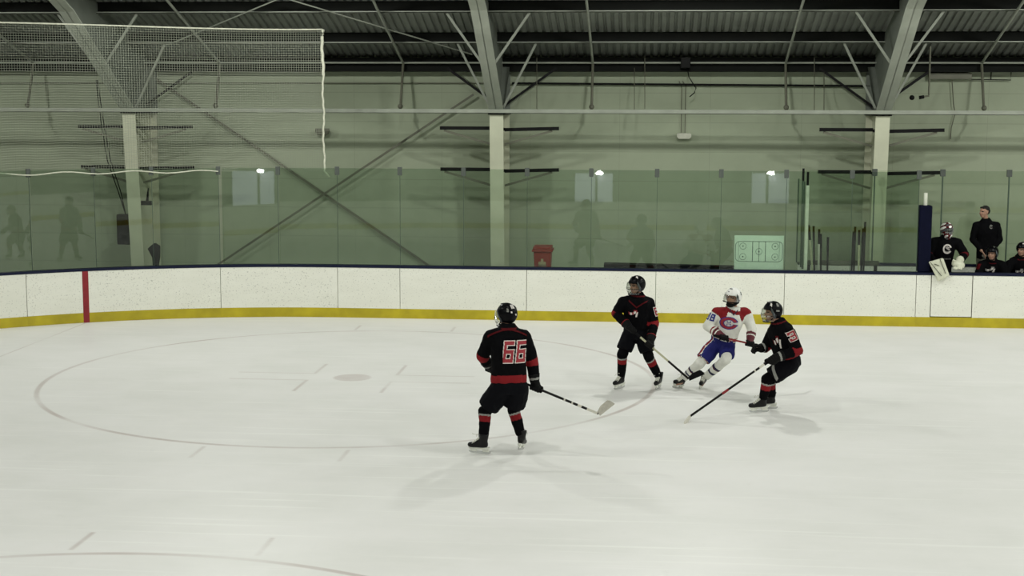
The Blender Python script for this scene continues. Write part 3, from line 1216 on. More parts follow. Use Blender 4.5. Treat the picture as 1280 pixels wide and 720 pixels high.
def add_shape(b, s, n=14):
    k = s[0]
    if k in ('cap', 'fr'):
        _, tg, p0, r0, p1, r1 = s
        d, a, c = frame(p1 - p0)
        rs = []

        def ring(p, r):
            rs.append([p + (a * math.cos(2 * math.pi * i / n) + c * math.sin(2 * math.pi * i / n)) * r for i in range(n)])
        if k == 'cap':
            for q in (-85, -60, -35, -12):
                ring(p0 + d * (r0 * math.sin(math.radians(q))), r0 * math.cos(math.radians(q)))
        ring(p0, r0)
        ring(p1, r1)
        if k == 'cap':
            for q in (12, 35, 60, 85):
                ring(p1 + d * (r1 * math.sin(math.radians(q))), r1 * math.cos(math.radians(q)))
        b.rings(rs)
    elif k == 'ell':
        _, tg, c, ax, ay, az = s
        rs = []
        for i in range(11):
            ph = -math.pi / 2 + math.pi * (i + .1) / 10.2
            rs.append([c + az * math.sin(ph) + (ax * math.cos(t) + ay * math.sin(t)) * math.cos(ph) for t in [2 * math.pi * j / 16 for j in range(16)]])
        b.rings(rs)
    else:
        _, tg, secs, e = s
        rs = []
        for c, ax, ay in secs:
            r = []
            for j in range(24):
                t = 2 * math.pi * j / 24
                ct, st = math.cos(t), math.sin(t)
                r.append(c + ax * (math.copysign(abs(ct) ** (2 / e), ct)) + ay * (math.copysign(abs(st) ** (2 / e), st)))
            rs.append(r)
        b.rings(rs)


def seg_of(s):
    if s[0] in ('cap', 'fr'):
        return s[2], s[3], s[4], s[5]
    if s[0] == 'ell':
        r = (s[3].length + s[4].length + s[5].length) / 3
        return s[2], r, s[2] + V((0, 0, 1e-4)), r
    a, z = s[2][0], s[2][-1]
    ra = (a[1].length + a[2].length) / 2
    rz = (z[1].length + z[2].length) / 2
    return a[0], ra, z[0], rz


TMP = []


def organic(name, shapes, voxel, mats, parent, rule=None, smooth=4, wrinkle=0.0, wscale=14.0, base=None):
    if not isinstance(mats, (list, tuple)):
        mats = [mats]
    if base is None:
        base = V(parent['_base'])
    b = MB()
    for s in shapes:
        add_shape(b, s)
    me = bpy.data.meshes.new('raw')
    me.from_pydata([v - base for v in b.v], [], b.f)
    bm = bmesh.new()
    bm.from_mesh(me)
    bmesh.ops.recalc_face_normals(bm, faces=bm.faces)
    bm.to_mesh(me)
    bm.free()
    o = bpy.data.objects.new('raw', me)
    COL.objects.link(o)
    rm = o.modifiers.new('r', 'REMESH')
    rm.mode = 'VOXEL'
    rm.voxel_size = voxel
    if smooth:
        sm = o.modifiers.new('s', 'SMOOTH')
        sm.factor = .5
        sm.iterations = smooth
    dg = bpy.context.evaluated_depsgraph_get()
    dg.update()
    ev = o.evaluated_get(dg)
    out = bpy.data.meshes.new_from_object(ev)
    bpy.data.objects.remove(o)
    bpy.data.meshes.remove(me)
    out.name = name
    nv = len(out.vertices)
    co = np.empty(nv * 3)
    out.vertices.foreach_get('co', co)
    co = co.reshape(-1, 3)
    if wrinkle:
        no = np.empty(nv * 3)
        out.vertex_normals.foreach_get('vector', no)
        no = no.reshape(-1, 3)
        w = np.array([noise.noise(V((p[0] * wscale, p[1] * wscale, p[2] * wscale * .7))) + .5 * noise.noise(V((p[0] * wscale * 2.3 + 9, p[1] * wscale * 2.3, p[2] * wscale * 1.6))) for p in co])
        co = co + no * (w * wrinkle)[:, None]
        out.vertices.foreach_set('co', co.ravel())
    for m_ in mats:
        out.materials.append(m_)
    npoly = len(out.polygons)
    if rule and npoly:
        c = np.empty(npoly * 3)
        out.polygons.foreach_get('center', c)
        c = c.reshape(-1, 3) + np.array(base)
        nn = np.empty(npoly * 3)
        out.polygons.foreach_get('normal', nn)
        nn = nn.reshape(-1, 3)
        best = np.full(npoly, 1e9)
        bi = np.zeros(npoly, int)
        bt = np.zeros(npoly)
        for i, s in enumerate(shapes):
            p0, r0, p1, r1 = seg_of(s)
            p0, p1 = np.array(p0), np.array(p1)
            d = p1 - p0
            t = ((c - p0) @ d) / max(1e-9, d @ d)
            tc = np.clip(t, 0, 1)
            dist = np.linalg.norm(c - (p0 + tc[:, None] * d), axis=1) - (r0 + (r1 - r0) * tc)
            m_ = dist < best
            best[m_] = dist[m_]
            bi[m_] = i
            bt[m_] = t[m_]
        mi = [int(rule(shapes[bi[k]][1], bt[k], V(c[k]), V(nn[k]))) for k in range(npoly)]
        out.polygons.foreach_set('material_index', mi)
    out.polygons.foreach_set('use_smooth', [True] * npoly)
    out.update()
    return link(name, out, parent, base)


def bvh_of(objs):
    vs, fs = [], []
    for o in objs:
        off = V(o['_base'])
        n0 = len(vs)
        vs += [v.co + off for v in o.data.vertices]
        fs += [tuple(i + n0 for i in p.vertices) for p in o.data.polygons]
    return BVHTree.FromPolygons(vs, fs)


def decal(name, objs, c, nrm, up, w, h, fn, mats, parent, nu=56, nv=56, lift=.006):
    """a cloth emblem laid onto the surface: fn(u, v) gives the material number or None"""
    bv = bvh_of(objs)
    nrm = nrm.normalized()
    ax = up.cross(nrm).normalized()
    ay = nrm.cross(ax).normalized()
    cache = {}

    def pt(i, j):
        if (i, j) not in cache:
            p = c + ax * ((i / nu - .5) * w) + ay * ((j / nv - .5) * h)
            hit = bv.ray_cast(p + nrm * .35, -nrm, .7)
            cache[(i, j)] = None if hit[0] is None else hit[0] + nrm * lift
        return cache[(i, j)]
    b = MB()
    for i in range(nu):
        for j in range(nv):
            m_ = fn((i + .5) / nu, (j + .5) / nv)
            if m_ is None:
                continue
            q = [pt(i, j), pt(i + 1, j), pt(i + 1, j + 1), pt(i, j + 1)]
            if any(x is None for x in q):
                continue
            b.face(q, m_)
    if not b.f:
        return None
    me_o = b.build(name, mats, parent)
    bm = bmesh.new()
    bm.from_mesh(me_o.data)
    bmesh.ops.remove_doubles(bm, verts=bm.verts, dist=1e-5)
    bm.to_mesh(me_o.data)
    bm.free()
    sd = me_o.modifiers.new('thick', 'SOLIDIFY')
    sd.thickness = .003
    sd.offset = -1
    return me_o


GL = {  # strokes of block digits in a 0..1 box
    '6': [(0, 0, .26, 1), (0, .82, 1, 1), (0, 0, 1, .18), (0, .42, 1, .60), (.74, 0, 1, .6)],
    '8': [(0, 0, .26, 1), (.74, 0, 1, 1), (0, .82, 1, 1), (0, 0, 1, .18), (0, .42, 1, .60)],
    '3': [(.74, 0, 1, 1), (0, .82, 1, 1), (0, 0, 1, .18), (.2, .42, 1, .60), (0, .7, .26, 1), (0, 0, .26, .3)],
    '2': [(.74, .42, 1, 1), (0, .82, 1, 1), (0, 0, 1, .18), (0, .42, 1, .60), (0, 0, .26, .6), (0, .7, .26, 1)],
}


def digits(txt, gap=.16, m=.07, core=0, rim=1, slant=0.0):
    n = len(txt)
    wd = (1 - 2 * m - gap * (n - 1)) / n

    def fn(u, v):
        u = u + slant * (v - .5)
        r = None
        for k, ch in enumerate(txt):
            x0 = m + k * (wd + gap)
            for a, b_, c_, d in GL[ch]:
                ua, ub = x0 + a * wd, x0 + c_ * wd
                va, vb = m + b_ * (1 - 2 * m), m + d * (1 - 2 * m)
                if ua <= u <= ub and va <= v <= vb:
                    return core
                if rim is not None and ua - m <= u <= ub + m and va - m <= v <= vb + m:
                    r = rim
        return r
    return fn


def crest_c(u, v):
    x, y = (u - .5) * 2, (v - .5) * 2
    r = math.hypot(x, y)
    a = math.atan2(y, x)
    if abs(a) < .30 and r > .5:
        if r < .98 and abs(abs(a) - .27) < .045:
            return 1
        # inner letter shows through
    elif .90 < r < 1.0 or .50 < r < .58:
        return 1
    elif .58 <= r <= .90:
        return 0
    # the H in the middle
    hx, hy = x / .36, y / .40
    if abs(hx) < 1 and abs(hy) < 1 and r < .5:
        inside = (abs(hx) > .5) or abs(hy) < .22
        edge_ = (abs(abs(hx) - .5) < .13 and abs(hy) > .2) or (abs(abs(hy) - .26) < .08 and abs(hx) < .5)
        if edge_:
            return 1
        if inside:
            return 2
    return None


def crest_swirl(u, v):
    x, y = (u - .5) * 2, (v - .5) * 2
    r = math.hypot(x, y)
    a = math.atan2(y, x)
    if .66 < r < .98 and not (-.5 < a < .35):
        return 0
    if r < .5 and (x * .7 + y) > -.08 and math.sin(7 * a + 5 * r) > -.1:
        return 0
    if .5 < r < .66 and -2.4 < a < -.6:
        return 1
    return None


def crest_mix(u, v):
    x, y = (u - .5) * 2, (v - .5) * 2
    if abs(y - .45 * math.sin(3 * x) * .5) < .28 and x < .55:
        return 0 if math.sin(9 * x) > -.3 else 1
    if x > .3 and abs(x - .6 - y * .2) < .16 and y < .2:
        return 0
    if x > 0.0 and .2 < y < .7 and abs(x - .3) < .3:
        return 1
    return None


def crest_letters(u, v):
    # a row of small unreadable stitched marks
    k = int(u * 7)
    f = u * 7 - k
    if .15 < f < .85 and .2 < v < .8 and math.sin(k * 2.3 + f * 9 + v * 4) > -.35:
        return 0
    return None


# ------------------------------------------------------------------ people
def unit(a):
    return V(a).normalized()


def frame_of(fwd, up):
    up = unit(up)
    f = V(fwd)
    f = (f - up * f.dot(up)).normalized()
    r = f.cross(up).normalized()
    return r, f, up


def head_shapes(hc, fwd, up, ear=True):
    """hc is the centre of the skull; head about 23 cm high"""
    r, f, u = frame_of(fwd, up)
    P = lambda x, y, z: hc + r * x + f * y + u * z
    s = [ell('skull', P(0, -.012, .025), r * .076, f * .096, u * .088),
         ell('face', P(0, .018, -.03), r * .064, f * .070, u * .082),
         ell('jaw', P(0, .034, -.085), r * .046, f * .046, u * .036),
         cap('nose', P(0, .088, .005), .009, P(0, .102, -.032), .014),
         cap('brow', P(-.034, .076, .022), .013, P(.034, .076, .022), .013),
         cap('cheek', P(-.036, .062, -.03), .022, P(-.03, .066, -.045), .02),
         cap('cheek', P(.036, .062, -.03), .022, P(.03, .066, -.045), .02),
         cap('lip', P(-.018, .082, -.066), .009, P(.018, .082, -.066), .009)]
    if ear:
        for sg in (-1, 1):
            s.append(ell('ear', P(sg * .076, -.01, -.012), r * .010, f * .020, u * .032))
    return s, P


def face_rule(P):
    le, re = P(-.031, .083, .004), P(.031, .083, .004)
    mo = P(0, .092, -.066)
    r = (P(1, 0, 0) - P(0, 0, 0))
    u = (P(0, 0, 1) - P(0, 0, 0))

    def rule(tg, t, c, n):
        for e in (le, re):
            d = c - e
            if abs(d.dot(r)) < .017 and abs(d.dot(u)) < .009 and d.length < .03:
                return 2
        d = c - mo
        if abs(d.dot(r)) < .024 and abs(d.dot(u)) < .007 and d.length < .03:
            return 1
        return 0
    return rule


def grip_fingers(tag_, p, axis, wrist, fr_, rad, thumb=1, n=4, pitch=None, tip=1.0):
    """four bent fingers and a thumb closed round a shaft through p along axis"""
    a = unit(axis)
    w = V(wrist) - p
    w = (w - a * w.dot(a)).normalized()
    s_ = a.cross(w).normalized()
    pitch = pitch or fr_ * 1.95
    sh = []
    for k in range(n):
        o = p + a * ((k - (n - 1) / 2) * pitch)
        ln_ = (1.0, 1.08, 1.02, .86)[k % 4]
        pr = None
        for q, ang in enumerate((35, 95, 150, 205 * (.9 + .1 * ln_), 250 * ln_)):
            t = math.radians(ang)
            pt_ = o + (w * math.cos(t) + s_ * math.sin(t)) * rad
            if pr is not None:
                sh.append(cap(tag_, pr, fr_ * (1 - .05 * q), pt_, fr_ * (1 - .06 * q)))
            pr = pt_
    # thumb leaves the side of the palm near its base and closes the other way round
    pr = p + a * (thumb * pitch * 1.0) + (w * .95 - s_ * .25) * rad
    for ang, al in ((-55, 2.1), (-100, 2.35), (-150, 2.2)):
        t = math.radians(ang)
        pt_ = p + a * (thumb * pitch * al) + (w * math.cos(t) + s_ * math.sin(t)) * rad
        sh.append(cap(tag_, pr, fr_ * 1.1, pt_, fr_ * 1.0))
        pr = pt_
    # palm and knuckle block on the wrist side
    sh.append(cap('palm', p + a * (-pitch * 1.2) + w * rad * 1.15, fr_ * 1.15, p + a * (pitch * 1.2) + w * rad * 1.15, fr_ * 1.2))
    sh.append(cap('palm', p + a * (-pitch * .7) + w * rad * 1.5 + s_ * rad * .3, fr_ * 1.2, p + a * (pitch * .7) + w * rad * 1.5 + s_ * rad * .3, fr_ * 1.2))
    return sh, w


def open_hand(tag_, wr, d, side, fr_=.0085, L=.085):
    """relaxed hand: palm with five unequal slightly curled fingers"""
    d = unit(d)
    sd = V(side)
    sd = (sd - d * sd.dot(d)).normalized()
    nn = d.cross(sd)
    sh = [loft('palm', [(wr, sd * .026, nn * .016), (wr + d * .04, sd * .038, nn * .016), (wr + d * .09, sd * .042, nn * .013)])]
    for k in range(4):
        o = wr + d * .088 + sd * ((k - 1.5) * .021)
        ln_ = L * (.88, 1.0, .95, .75)[k]
        p1 = o + d * ln_ * .45 + nn * ln_ * .08
        p2 = p1 + d * ln_ * .32 + nn * ln_ * .18
        p3 = p2 + d * ln_ * .18 + nn * ln_ * .2
        sh += [cap(tag_, o, fr_, p1, fr_ * .95), cap(tag_, p1, fr_ * .95, p2, fr_ * .88), cap(tag_, p2, fr_ * .88, p3, fr_ * .8)]
    o = wr + d * .03 - sd * .032
    p1 = o + d * .035 - sd * .022 + nn * .01
    p2 = p1 + d * .03 - sd * .004 + nn * .01
    sh += [cap('thumb', o, .011, p1, .010), cap('thumb', p1, .010, p2, .009)]
    return sh


def helmet(t, hc, fwd, up, shell, marks, guard=None, visor=True, full=True, fan=0):
    r, f, u = frame_of(fwd, up)
    P = lambda x, y, z: hc + r * x + f * y + u * z
    N, K = 40, 16
    rs_o = []

    def cut(az):       # lower edge: high over the face, low over ears and neck
        c = math.cos(az)      # 1 = front
        if c > .55:
            return .038
        if c > .1:
            return .038 - (.55 - c) / .45 * .112
        return -.074 - .008 * (-c)
    def pt(az, k, grow=0.0):
        q = k / K
        zc = (cut(az) - .028) / .118
        zc = max(-.96, zc)
        ph0 = math.asin(zc)
        ph = math.pi / 2 - .001 - q * (math.pi / 2 - ph0)
        rx, ry, rz = .108 + grow, .132 + grow, .121 + grow
        crease = .004 * math.cos(5 * az) * math.cos(ph) if .2 < q < .8 else 0
        cosp = math.cos(ph)
        if ph < 0:
            cosp = cosp ** .55
        x = (rx + crease) * cosp * math.sin(az)
        y = (ry + crease) * cosp * math.cos(az) - .008
        z = rz * math.sin(ph) + .028
        return P(x, y, z)
    b = MB()
    for k in range(K):
        for i in range(N):
            a0, a1 = 2 * math.pi * i / N, 2 * math.pi * (i + 1) / N
            b.face([pt(a0, k), pt(a1, k), pt(a1, k + 1), pt(a0, k + 1)], 0)
    for k in range(K):
        for i in range(N):
            a0, a1 = 2 * math.pi * i / N, 2 * math.pi * (i + 1) / N
            b.face([pt(a0, k, -.014), pt(a0, k + 1, -.014), pt(a1, k + 1, -.014), pt(a1, k, -.014)], 0)
    for i in range(N):
        a0, a1 = 2 * math.pi * i / N, 2 * math.pi * (i + 1) / N
        b.face([pt(a0, K), pt(a1, K), pt(a1, K, -.014), pt(a0, K, -.014)], 0)
    h = b.build('helmet', [shell], t, smooth=True)
    bm = bmesh.new()
    bm.from_mesh(h.data)
    bmesh.ops.remove_doubles(bm, verts=bm.verts, dist=1e-5)
    bmesh.ops.recalc_face_normals(bm, faces=bm.faces)
    bm.to_mesh(h.data)
    bm.free()
    h.data.polygons.foreach_set('use_smooth', [True] * len(h.data.polygons))
    # raised vents and stickers, some standing in for glints
    def patch(a_lo, a_hi, k_lo, k_hi, grow, m_, nm):
        bb = MB()
        n_ = 5
        for i in range(n_):
            for j in range(3):
                aa0, aa1 = a_lo + (a_hi - a_lo) * i / n_, a_lo + (a_hi - a_lo) * (i + 1) / n_
                kk0, kk1 = k_lo + (k_hi - k_lo) * j / 3, k_lo + (k_hi - k_lo) * (j + 1) / 3
                bb.face([pt(aa0, kk0, grow), pt(aa1, kk0, grow), pt(aa1, kk1, grow), pt(aa0, kk1, grow)])
        oo = bb.build(nm, m_, h)
        bm_ = bmesh.new()
        bm_.from_mesh(oo.data)
        bmesh.ops.remove_doubles(bm_, verts=bm_.verts, dist=1e-5)
        bm_.to_mesh(oo.data)
        bm_.free()
        sd = oo.modifiers.new('t', 'SOLIDIFY')
        sd.thickness = .004
        oo.data.polygons.foreach_set('use_smooth', [True] * len(oo.data.polygons))
        return oo
    for a, k0, k1, w_, m_ in marks:
        patch(a - w_, a + w_, k0, k1, .003, m_, 'sticker_glint')
    patch(-.35, .35, 6, 7.2, .006, M['blkshell'] if shell != M['whtshell'] else M['greyshell'], 'vent_ridge')
    for sg in (-1, 1):
        patch(sg * 1.35 - .28, sg * 1.35 + .28, 12.0, 16, .007, guard or M['greyshell'], 'ear_guard')
    if visor:
        bb = MB()
        lo_z = -.125 if full else -.055
        na, nz = 20, 8
        am = 1.42

        def vp(i, j):
            az = -am + 2 * am * i / na
            q = j / nz
            z = .05 + (lo_z - .05) * q
            k_ = math.sin(q * math.pi * .62) * .02
            pinch = 1.0 - (.24 * max(0, q - .55) / .45 if full else 0)
            return P((.118 + k_ * .4) * math.sin(az) * pinch, (.138 + k_) * math.cos(az) * pinch + .004, z)
        for i in range(na):
            for j in range(nz):
                bb.face([vp(i, j), vp(i + 1, j), vp(i + 1, j + 1), vp(i, j + 1)])
        vo = bb.build('visor', M['visor'], h, smooth=True)
        bm_ = bmesh.new()
        bm_.from_mesh(vo.data)
        bmesh.ops.remove_doubles(bm_, verts=bm_.verts, dist=1e-5)
        bm_.to_mesh(vo.data)
        bm_.free()
        bb = MB()
        bb.path([vp(i, nz) for i in range(na + 1)], .008, 6)
        bb.build('chin_guard', M['blkshell'], h, smooth=True)
    # chin cup and strap
    bb = MB()
    bb.path([P(-.088, .0, -.05), P(-.07, .045, -.10), P(-.03, .078, -.122), P(.03, .078, -.122), P(.07, .045, -.10), P(.088, .0, -.05)], .007, 6)
    bb.build('chin_strap', M['blkglove'] if shell != M['whtshell'] else M['blkglove'], h, smooth=True)
    return h


def skate(t, ank, toe_dir, up, sole_z, tongue=True, scale=1.0):
    """boot with tongue and laces, blade holder and steel"""
    u = unit(up)
    d = V(toe_dir)
    d = (d - u * d.dot(u)).normalized()
    sd = d.cross(u)
    A = V(ank)
    k = scale
    sole = A - u * .088 * k
    sh = [fr('cuff', A - u * .03, .047 * k, A + u * .085 * k - d * .012, .060 * k),
          cap('heel', A - d * .022 * k - u * .045 * k, .040 * k, A - d * .01 - u * .01, .043 * k),
          cap('foot', A - u * .046 * k, .042 * k, A + d * .15 * k - u * .057 * k, .035 * k),
          cap('toe', A + d * .12 * k - u * .055 * k, .038 * k, A + d * .165 * k - u * .058 * k, .033 * k),
          cap('instep', A + u * .01 + d * .01, .043 * k, A + d * .09 * k - u * .035 * k, .038 * k)]
    bt = organic('skate', sh, .009, [M['boot'], M['tongue']], t, rule=lambda tg, t_, c, n_: 1 if (tongue and tg in ('instep', 'cuff') and (c - A).dot(d) > .03 and abs((c - A).dot(sd)) < .030) else 0, smooth=3)
    # holder: sole plate with two pillars
    b = MB()
    prof = [(-.078, .014), (.175, .006), (.178, -.008), (.155, -.028), (.160, -.042), (.085, -.042), (.075, -.020), (.035, -.014), (.012, -.020), (-.005, -.042), (-.080, -.042), (-.068, -.024), (-.076, -.006)]
    pts = [sole + d * (x * k) + u * (z * k) for x, z in prof]
    b.rings([[p + sd * (.019 * k * (1 if z > -.02 else .5)) for p, (x, z) in zip(pts, prof)], [p - sd * (.019 * k * (1 if z > -.02 else .5)) for p, (x, z) in zip(pts, prof)]])
    b.build('blade_holder', M['holder'], bt)
    b = MB()
    prof = [(-.092, -.036), (.178, -.036), (.186, -.046), (.165, -.064), (.10, -.070), (-.03, -.070), (-.075, -.066), (-.095, -.052)]
    pts = [sole + d * (x * k) + u * (z * k) for x, z in prof]
    b.prism([p - sd * .003 for p in pts], sd * .006)
    b.build('steel_blade', M['steel'], bt)
    b = MB()
    for q in range(5):
        c = A + d * (.045 + .021 * q) * k + u * (.034 - .016 * q) * k
        b.path([c + sd * .03 * k - u * .004, c + u * .012 + d * .002, c - sd * .03 * k - u * .004], .005, 5)
    b.path([A + d * .056 + u * .075 + sd * .01, A + d * .095 + u * .06 + sd * .03, A + d * .10 + u * .035 + sd * .045], .004, 5)
    b.path([A + d * .056 + u * .075 - sd * .01, A + d * .10 + u * .075 - sd * .03, A + d * .125 + u * .09 - sd * .04], .004, 5)
    b.build('laces', M['lace'], bt)
    return bt


def stick(name_label, butt, heel, toe, shaft_mat, marks, blade_mat, group=None, height=.075, dirdown=None):
    """butt -> heel shaft and a curved blade heel -> toe"""
    butt, heel, toe = V(butt), V(heel), V(toe)
    t = thing('hockey_stick', name_label, 'hockey stick', heel, group)
    d = (heel - butt).normalized()
    b = MB()
    L_ = (heel - butt).length
    edges = [0] + [m_[0] for m_ in marks] + [L_]
    b.bar(butt, heel, .018, .025)
    b.build('shaft', shaft_mat, t)
    for s0, s1, m_ in marks:
        b = MB()
        b.bar(butt + d * s0, butt + d * s1, .0205, .0275)
        b.build('shaft_band', m_, t)
    b = MB()
    b.bar(butt - d * .01, butt + d * .22, .028, .036)
    b.build('grip_tape', M['blktape'], t)
    b = MB()
    bd = (toe - heel)
    sd = bd.cross(V((0, 0, 1)))
    sd = sd.normalized()
    up_ = sd.cross(bd).normalized()
    if up_.z < 0:
        up_ = -up_
    rs = []
    n_ = 10
    for i in range(n_ + 1):
        q = i / n_
        hgt = height * (1 - .9 * max(0, (q - .8) / .2) ** 2) * (.62 + .38 * min(1, q * 3))
        c = heel + bd * q + sd * (.035 * (q * q - q * .6)) + up_ * (hgt * .5 - height * .35 + .012 * q * q)
        rs.append([c + sd * .006 - up_ * hgt * .5, c + sd * .004 + up_ * hgt * .5, c - sd * .004 + up_ * hgt * .5, c - sd * .006 - up_ * hgt * .5])
    b.rings(rs)
    b.build('blade', blade_mat, t)
    return t


def player(cfg):
    """a skater or bench figure from its joints (all world points)"""
    J = cfg['J']
    t = thing('person', cfg['label'], 'person', cfg['base'])
    tr, tf, tu = frame_of(cfg['f'], J['neck'] - J['pel'])
    hr, hf, hu = frame_of(cfg['hf'], cfg.get('hu', (0, 0, 1)))
    hc = J['head']
    hs, HP = head_shapes(hc, hf, hu)
    S = cfg.get('S', 1.0)
    # ---- body
    sh = list(hs)
    nk = J['neck']
    sh.append(cap('neck', nk - tu * .04, .058, hc - hu * .07 - hf * .015, .052))
    spine = J['neck'] - J['pel']
    L = spine.length
    pel = J['pel']
    sh.append(loft('torso', [(pel - tu * .04, tr * .13, tf * .09), (pel + tu * .08, tr * .15, tf * .10), (pel + tu * L * .4, tr * .135, tf * .09),
                             (pel + tu * L * .72, tr * .165, tf * .105), (pel + tu * L * .9, tr * .15, tf * .085), (pel + tu * L, tr * .07, tf * .06)]))
    for sd in 'LR':
        sh += [cap('uparm', J['sh' + sd], .052, J['el' + sd], .042), cap('forearm', J['el' + sd], .042, J['wr' + sd], .029),
               cap('thigh', J['hip' + sd], .082, J['kn' + sd], .058), cap('calf', J['kn' + sd], .056, J['kn' + sd].lerp(J['an' + sd], .4), .056),
               cap('shin', J['kn' + sd].lerp(J['an' + sd], .4), .055, J['an' + sd], .037),
               cap('foot', J['an' + sd] - V((0, 0, .04)), .03, J['an' + sd] - V((0, 0, .05)) + V(cfg['toe' + sd]).normalized() * .14, .024)]
        if cfg.get('grip' + sd):
            p, ax = cfg['grip' + sd]
            fs, w = grip_fingers('finger', p, ax, J['wr' + sd], .0095, .022, thumb=cfg.get('thumb' + sd, 1), pitch=.0205)
            sh += fs
            sh.append(cap('hand', J['wr' + sd], .026, p + w * .036, .024))
        else:
            dd = cfg.get('hand' + sd, J['wr' + sd] - J['el' + sd])
            sh += open_hand('finger', J['wr' + sd], dd, cfg.get('hside' + sd, tf))
    frule = face_rule(HP)
    body = organic('body', sh, .0085, [M['skin'], M['lip'], M['eye']], t, rule=lambda tg, t_, c, n_: frule(tg, t_, c, n_) if tg in ('skull', 'face', 'jaw', 'nose', 'brow', 'cheek', 'lip') else 0, smooth=2)
    # ---- upper garment
    jm = cfg['jersey']
    W = cfg.get('wide', 1.0)
    top = pel + tu * L
    hem = cfg.get('hem', .02)
    sec = [(pel + tu * (hem), tr * .205 * W, tf * .150), (pel + tu * (hem + .10), tr * .20 * W, tf * .150), (pel + tu * L * .45, tr * .195 * W, tf * .145),
           (pel + tu * L * .70, tr * .205 * W, tf * .155), (pel + tu * L * .86, tr * .20 * W, tf * .135), (pel + tu * L * .97, tr * .13 * W, tf * .105), (pel + tu * (L * 1.0 + .055), tr * .078, tf * .080)]
    js = [loft('torso', sec, 2.4)]
    AR = cfg.get('arm', 1.0)
    for sd in 'LR':
        e = J['el' + sd]
        js += [cap('shoulder', J['sh' + sd].lerp(top, .45) - tu * .03, .085 * AR, J['sh' + sd] - tu * .01, .088 * AR),
               cap('up' + sd, J['sh' + sd] - tu * .01, .086 * AR, e, .073 * AR),
               cap('fo' + sd, e, .073 * AR, e.lerp(J['wr' + sd], .8), .060 * AR)]
    jers = organic('jersey' if cfg.get('skates', True) else 'jacket', js, .0105, jm['mats'], t, rule=jm['rule'], smooth=3, wrinkle=.009, wscale=11)
    for tg, args in cfg.get('decals', []):
        decal(tg, [jers], *args, parent=t)
    # ---- trousers / pants
    pm = cfg['pants']
    PR = cfg.get('pantr', 1.0)
    ps = [loft('seat', [(pel - tu * .10, tr * .16, tf * .13), (pel, tr * .185, tf * .145), (pel + tu * .13, tr * .175, tf * .13)])]
    for sd in 'LR':
        k_ = J['hip' + sd].lerp(J['kn' + sd], cfg.get('pantlen', .86))
        if cfg.get('longpants'):
            ps += [cap('th' + sd, J['hip' + sd], .10, J['kn' + sd], .082), fr('cf' + sd, J['kn' + sd], .080, J['an' + sd] - V((0, 0, .04)), .075)]
        else:
            ps += [cap('th' + sd, J['hip' + sd], .125 * PR, J['hip' + sd].lerp(k_, .6), .128 * PR), fr('le' + sd, J['hip' + sd].lerp(k_, .5), .130 * PR, k_, .122 * PR)]
    pobj = organic('pants' if not cfg.get('longpants') else 'trousers', ps, .0105, pm['mats'], t, rule=pm['rule'], smooth=3, wrinkle=.010, wscale=9)
    for tg, args in cfg.get('pdecals', []):
        decal(tg, [pobj], *args, parent=t)
    # ---- socks and skates / shoes
    if cfg.get('skates', True):
        for sd in 'LR':
            kn, an = J['kn' + sd], J['an' + sd]
            fwd_ = V(cfg['toe' + sd]).normalized()
            st = kn + (J['hip' + sd] - kn).normalized() * .16
            ss = [cap('kneepad', st, .075, kn, .078), cap('kneecap', kn + fwd_ * .025, .066, kn.lerp(an, .2) + fwd_ * .02, .062),
                  cap('calf', kn, .072, kn.lerp(an, .45), .070), fr('shin', kn.lerp(an, .4), .071, kn.lerp(an, .92), .057)]
            sm_ = cfg['sock']

            def srule(tg, t_, c, n_, kn=kn, an=an, sm_=sm_):
                d = an - kn
                return sm_['rule']((c - kn).dot(d) / d.dot(d))
            organic('sock', ss, .010, sm_['mats'], t, rule=srule, smooth=3, wrinkle=.005, wscale=14)
            skate(t, an, cfg['toe' + sd], cfg.get('up' + sd, (0, 0, 1)), 0, tongue=cfg.get('tongue', True))
    else:
        for sd in 'LR':
            an = J['an' + sd]
            d = V(cfg['toe' + sd]).normalized()
            organic('shoe', [cap('foot', an - V((0, 0, .05)), .042, an + d * .16 - V((0, 0, .058)), .034), cap('ankle', an - V((0, 0, .05)), .045, an, .05)], .010, M['boot'], t, smooth=3)
    # ---- gloves
    gm = cfg.get('glove')
    if gm:
        for sd in 'LR':
            if not cfg.get('grip' + sd):
                continue
            p, ax = cfg['grip' + sd]
            fs, w = grip_fingers('finger', p, ax, J['wr' + sd], .0185, .033, thumb=cfg.get('thumb' + sd, 1), pitch=.0325)
            wr = J['wr' + sd]
            fo = (J['el' + sd] - wr).normalized()
            fs += [cap('back', p + w * .045, .047, wr, .052), fr('cuff', wr - fo * .02, .056, wr + fo * .085, .074)]
            organic('glove', fs, .0075, gm['mats'], t, rule=gm['rule'], smooth=2)
    # ---- head gear
    hg = cfg.get('helmet')
    if hg:
        helmet(t, hc, hf, hu, **hg)
    return t, body, jers, (tr, tf, tu)


def P_(Y0):
    return lambda u, v, dy=0.0: at(u, v, Y0 + dy)


def wrist(hand, el, k=.085):
    return hand + (el - hand).normalized() * k


BLKGLOVE = dict(mats=[M['blkglove'], M['redfab'], M['grey']], rule=lambda tg, t, c, n: 2 if (tg == 'cuff' and .35 < t < .6) else 0)
BLKPANT = dict(mats=[M['blkpant'], M['grey']], rule=lambda tg, t, c, n: 0)
BLKSOCK = dict(mats=[M['blk'], M['redfab'], M['grey']], rule=lambda q: 2 if .10 < q < .16 else (1 if .16 <= q < .36 else 0))


def black_rule(tg, t, c, n):
    if tg == 'torso':
        if t < .13:
            return 1
        if .90 < t < .93:
            return 2
    if tg in ('foL', 'foR') and .0 <= t < .30:
        return 1
    if tg in ('upL', 'upR') and t > .93:
        return 1
    return 0


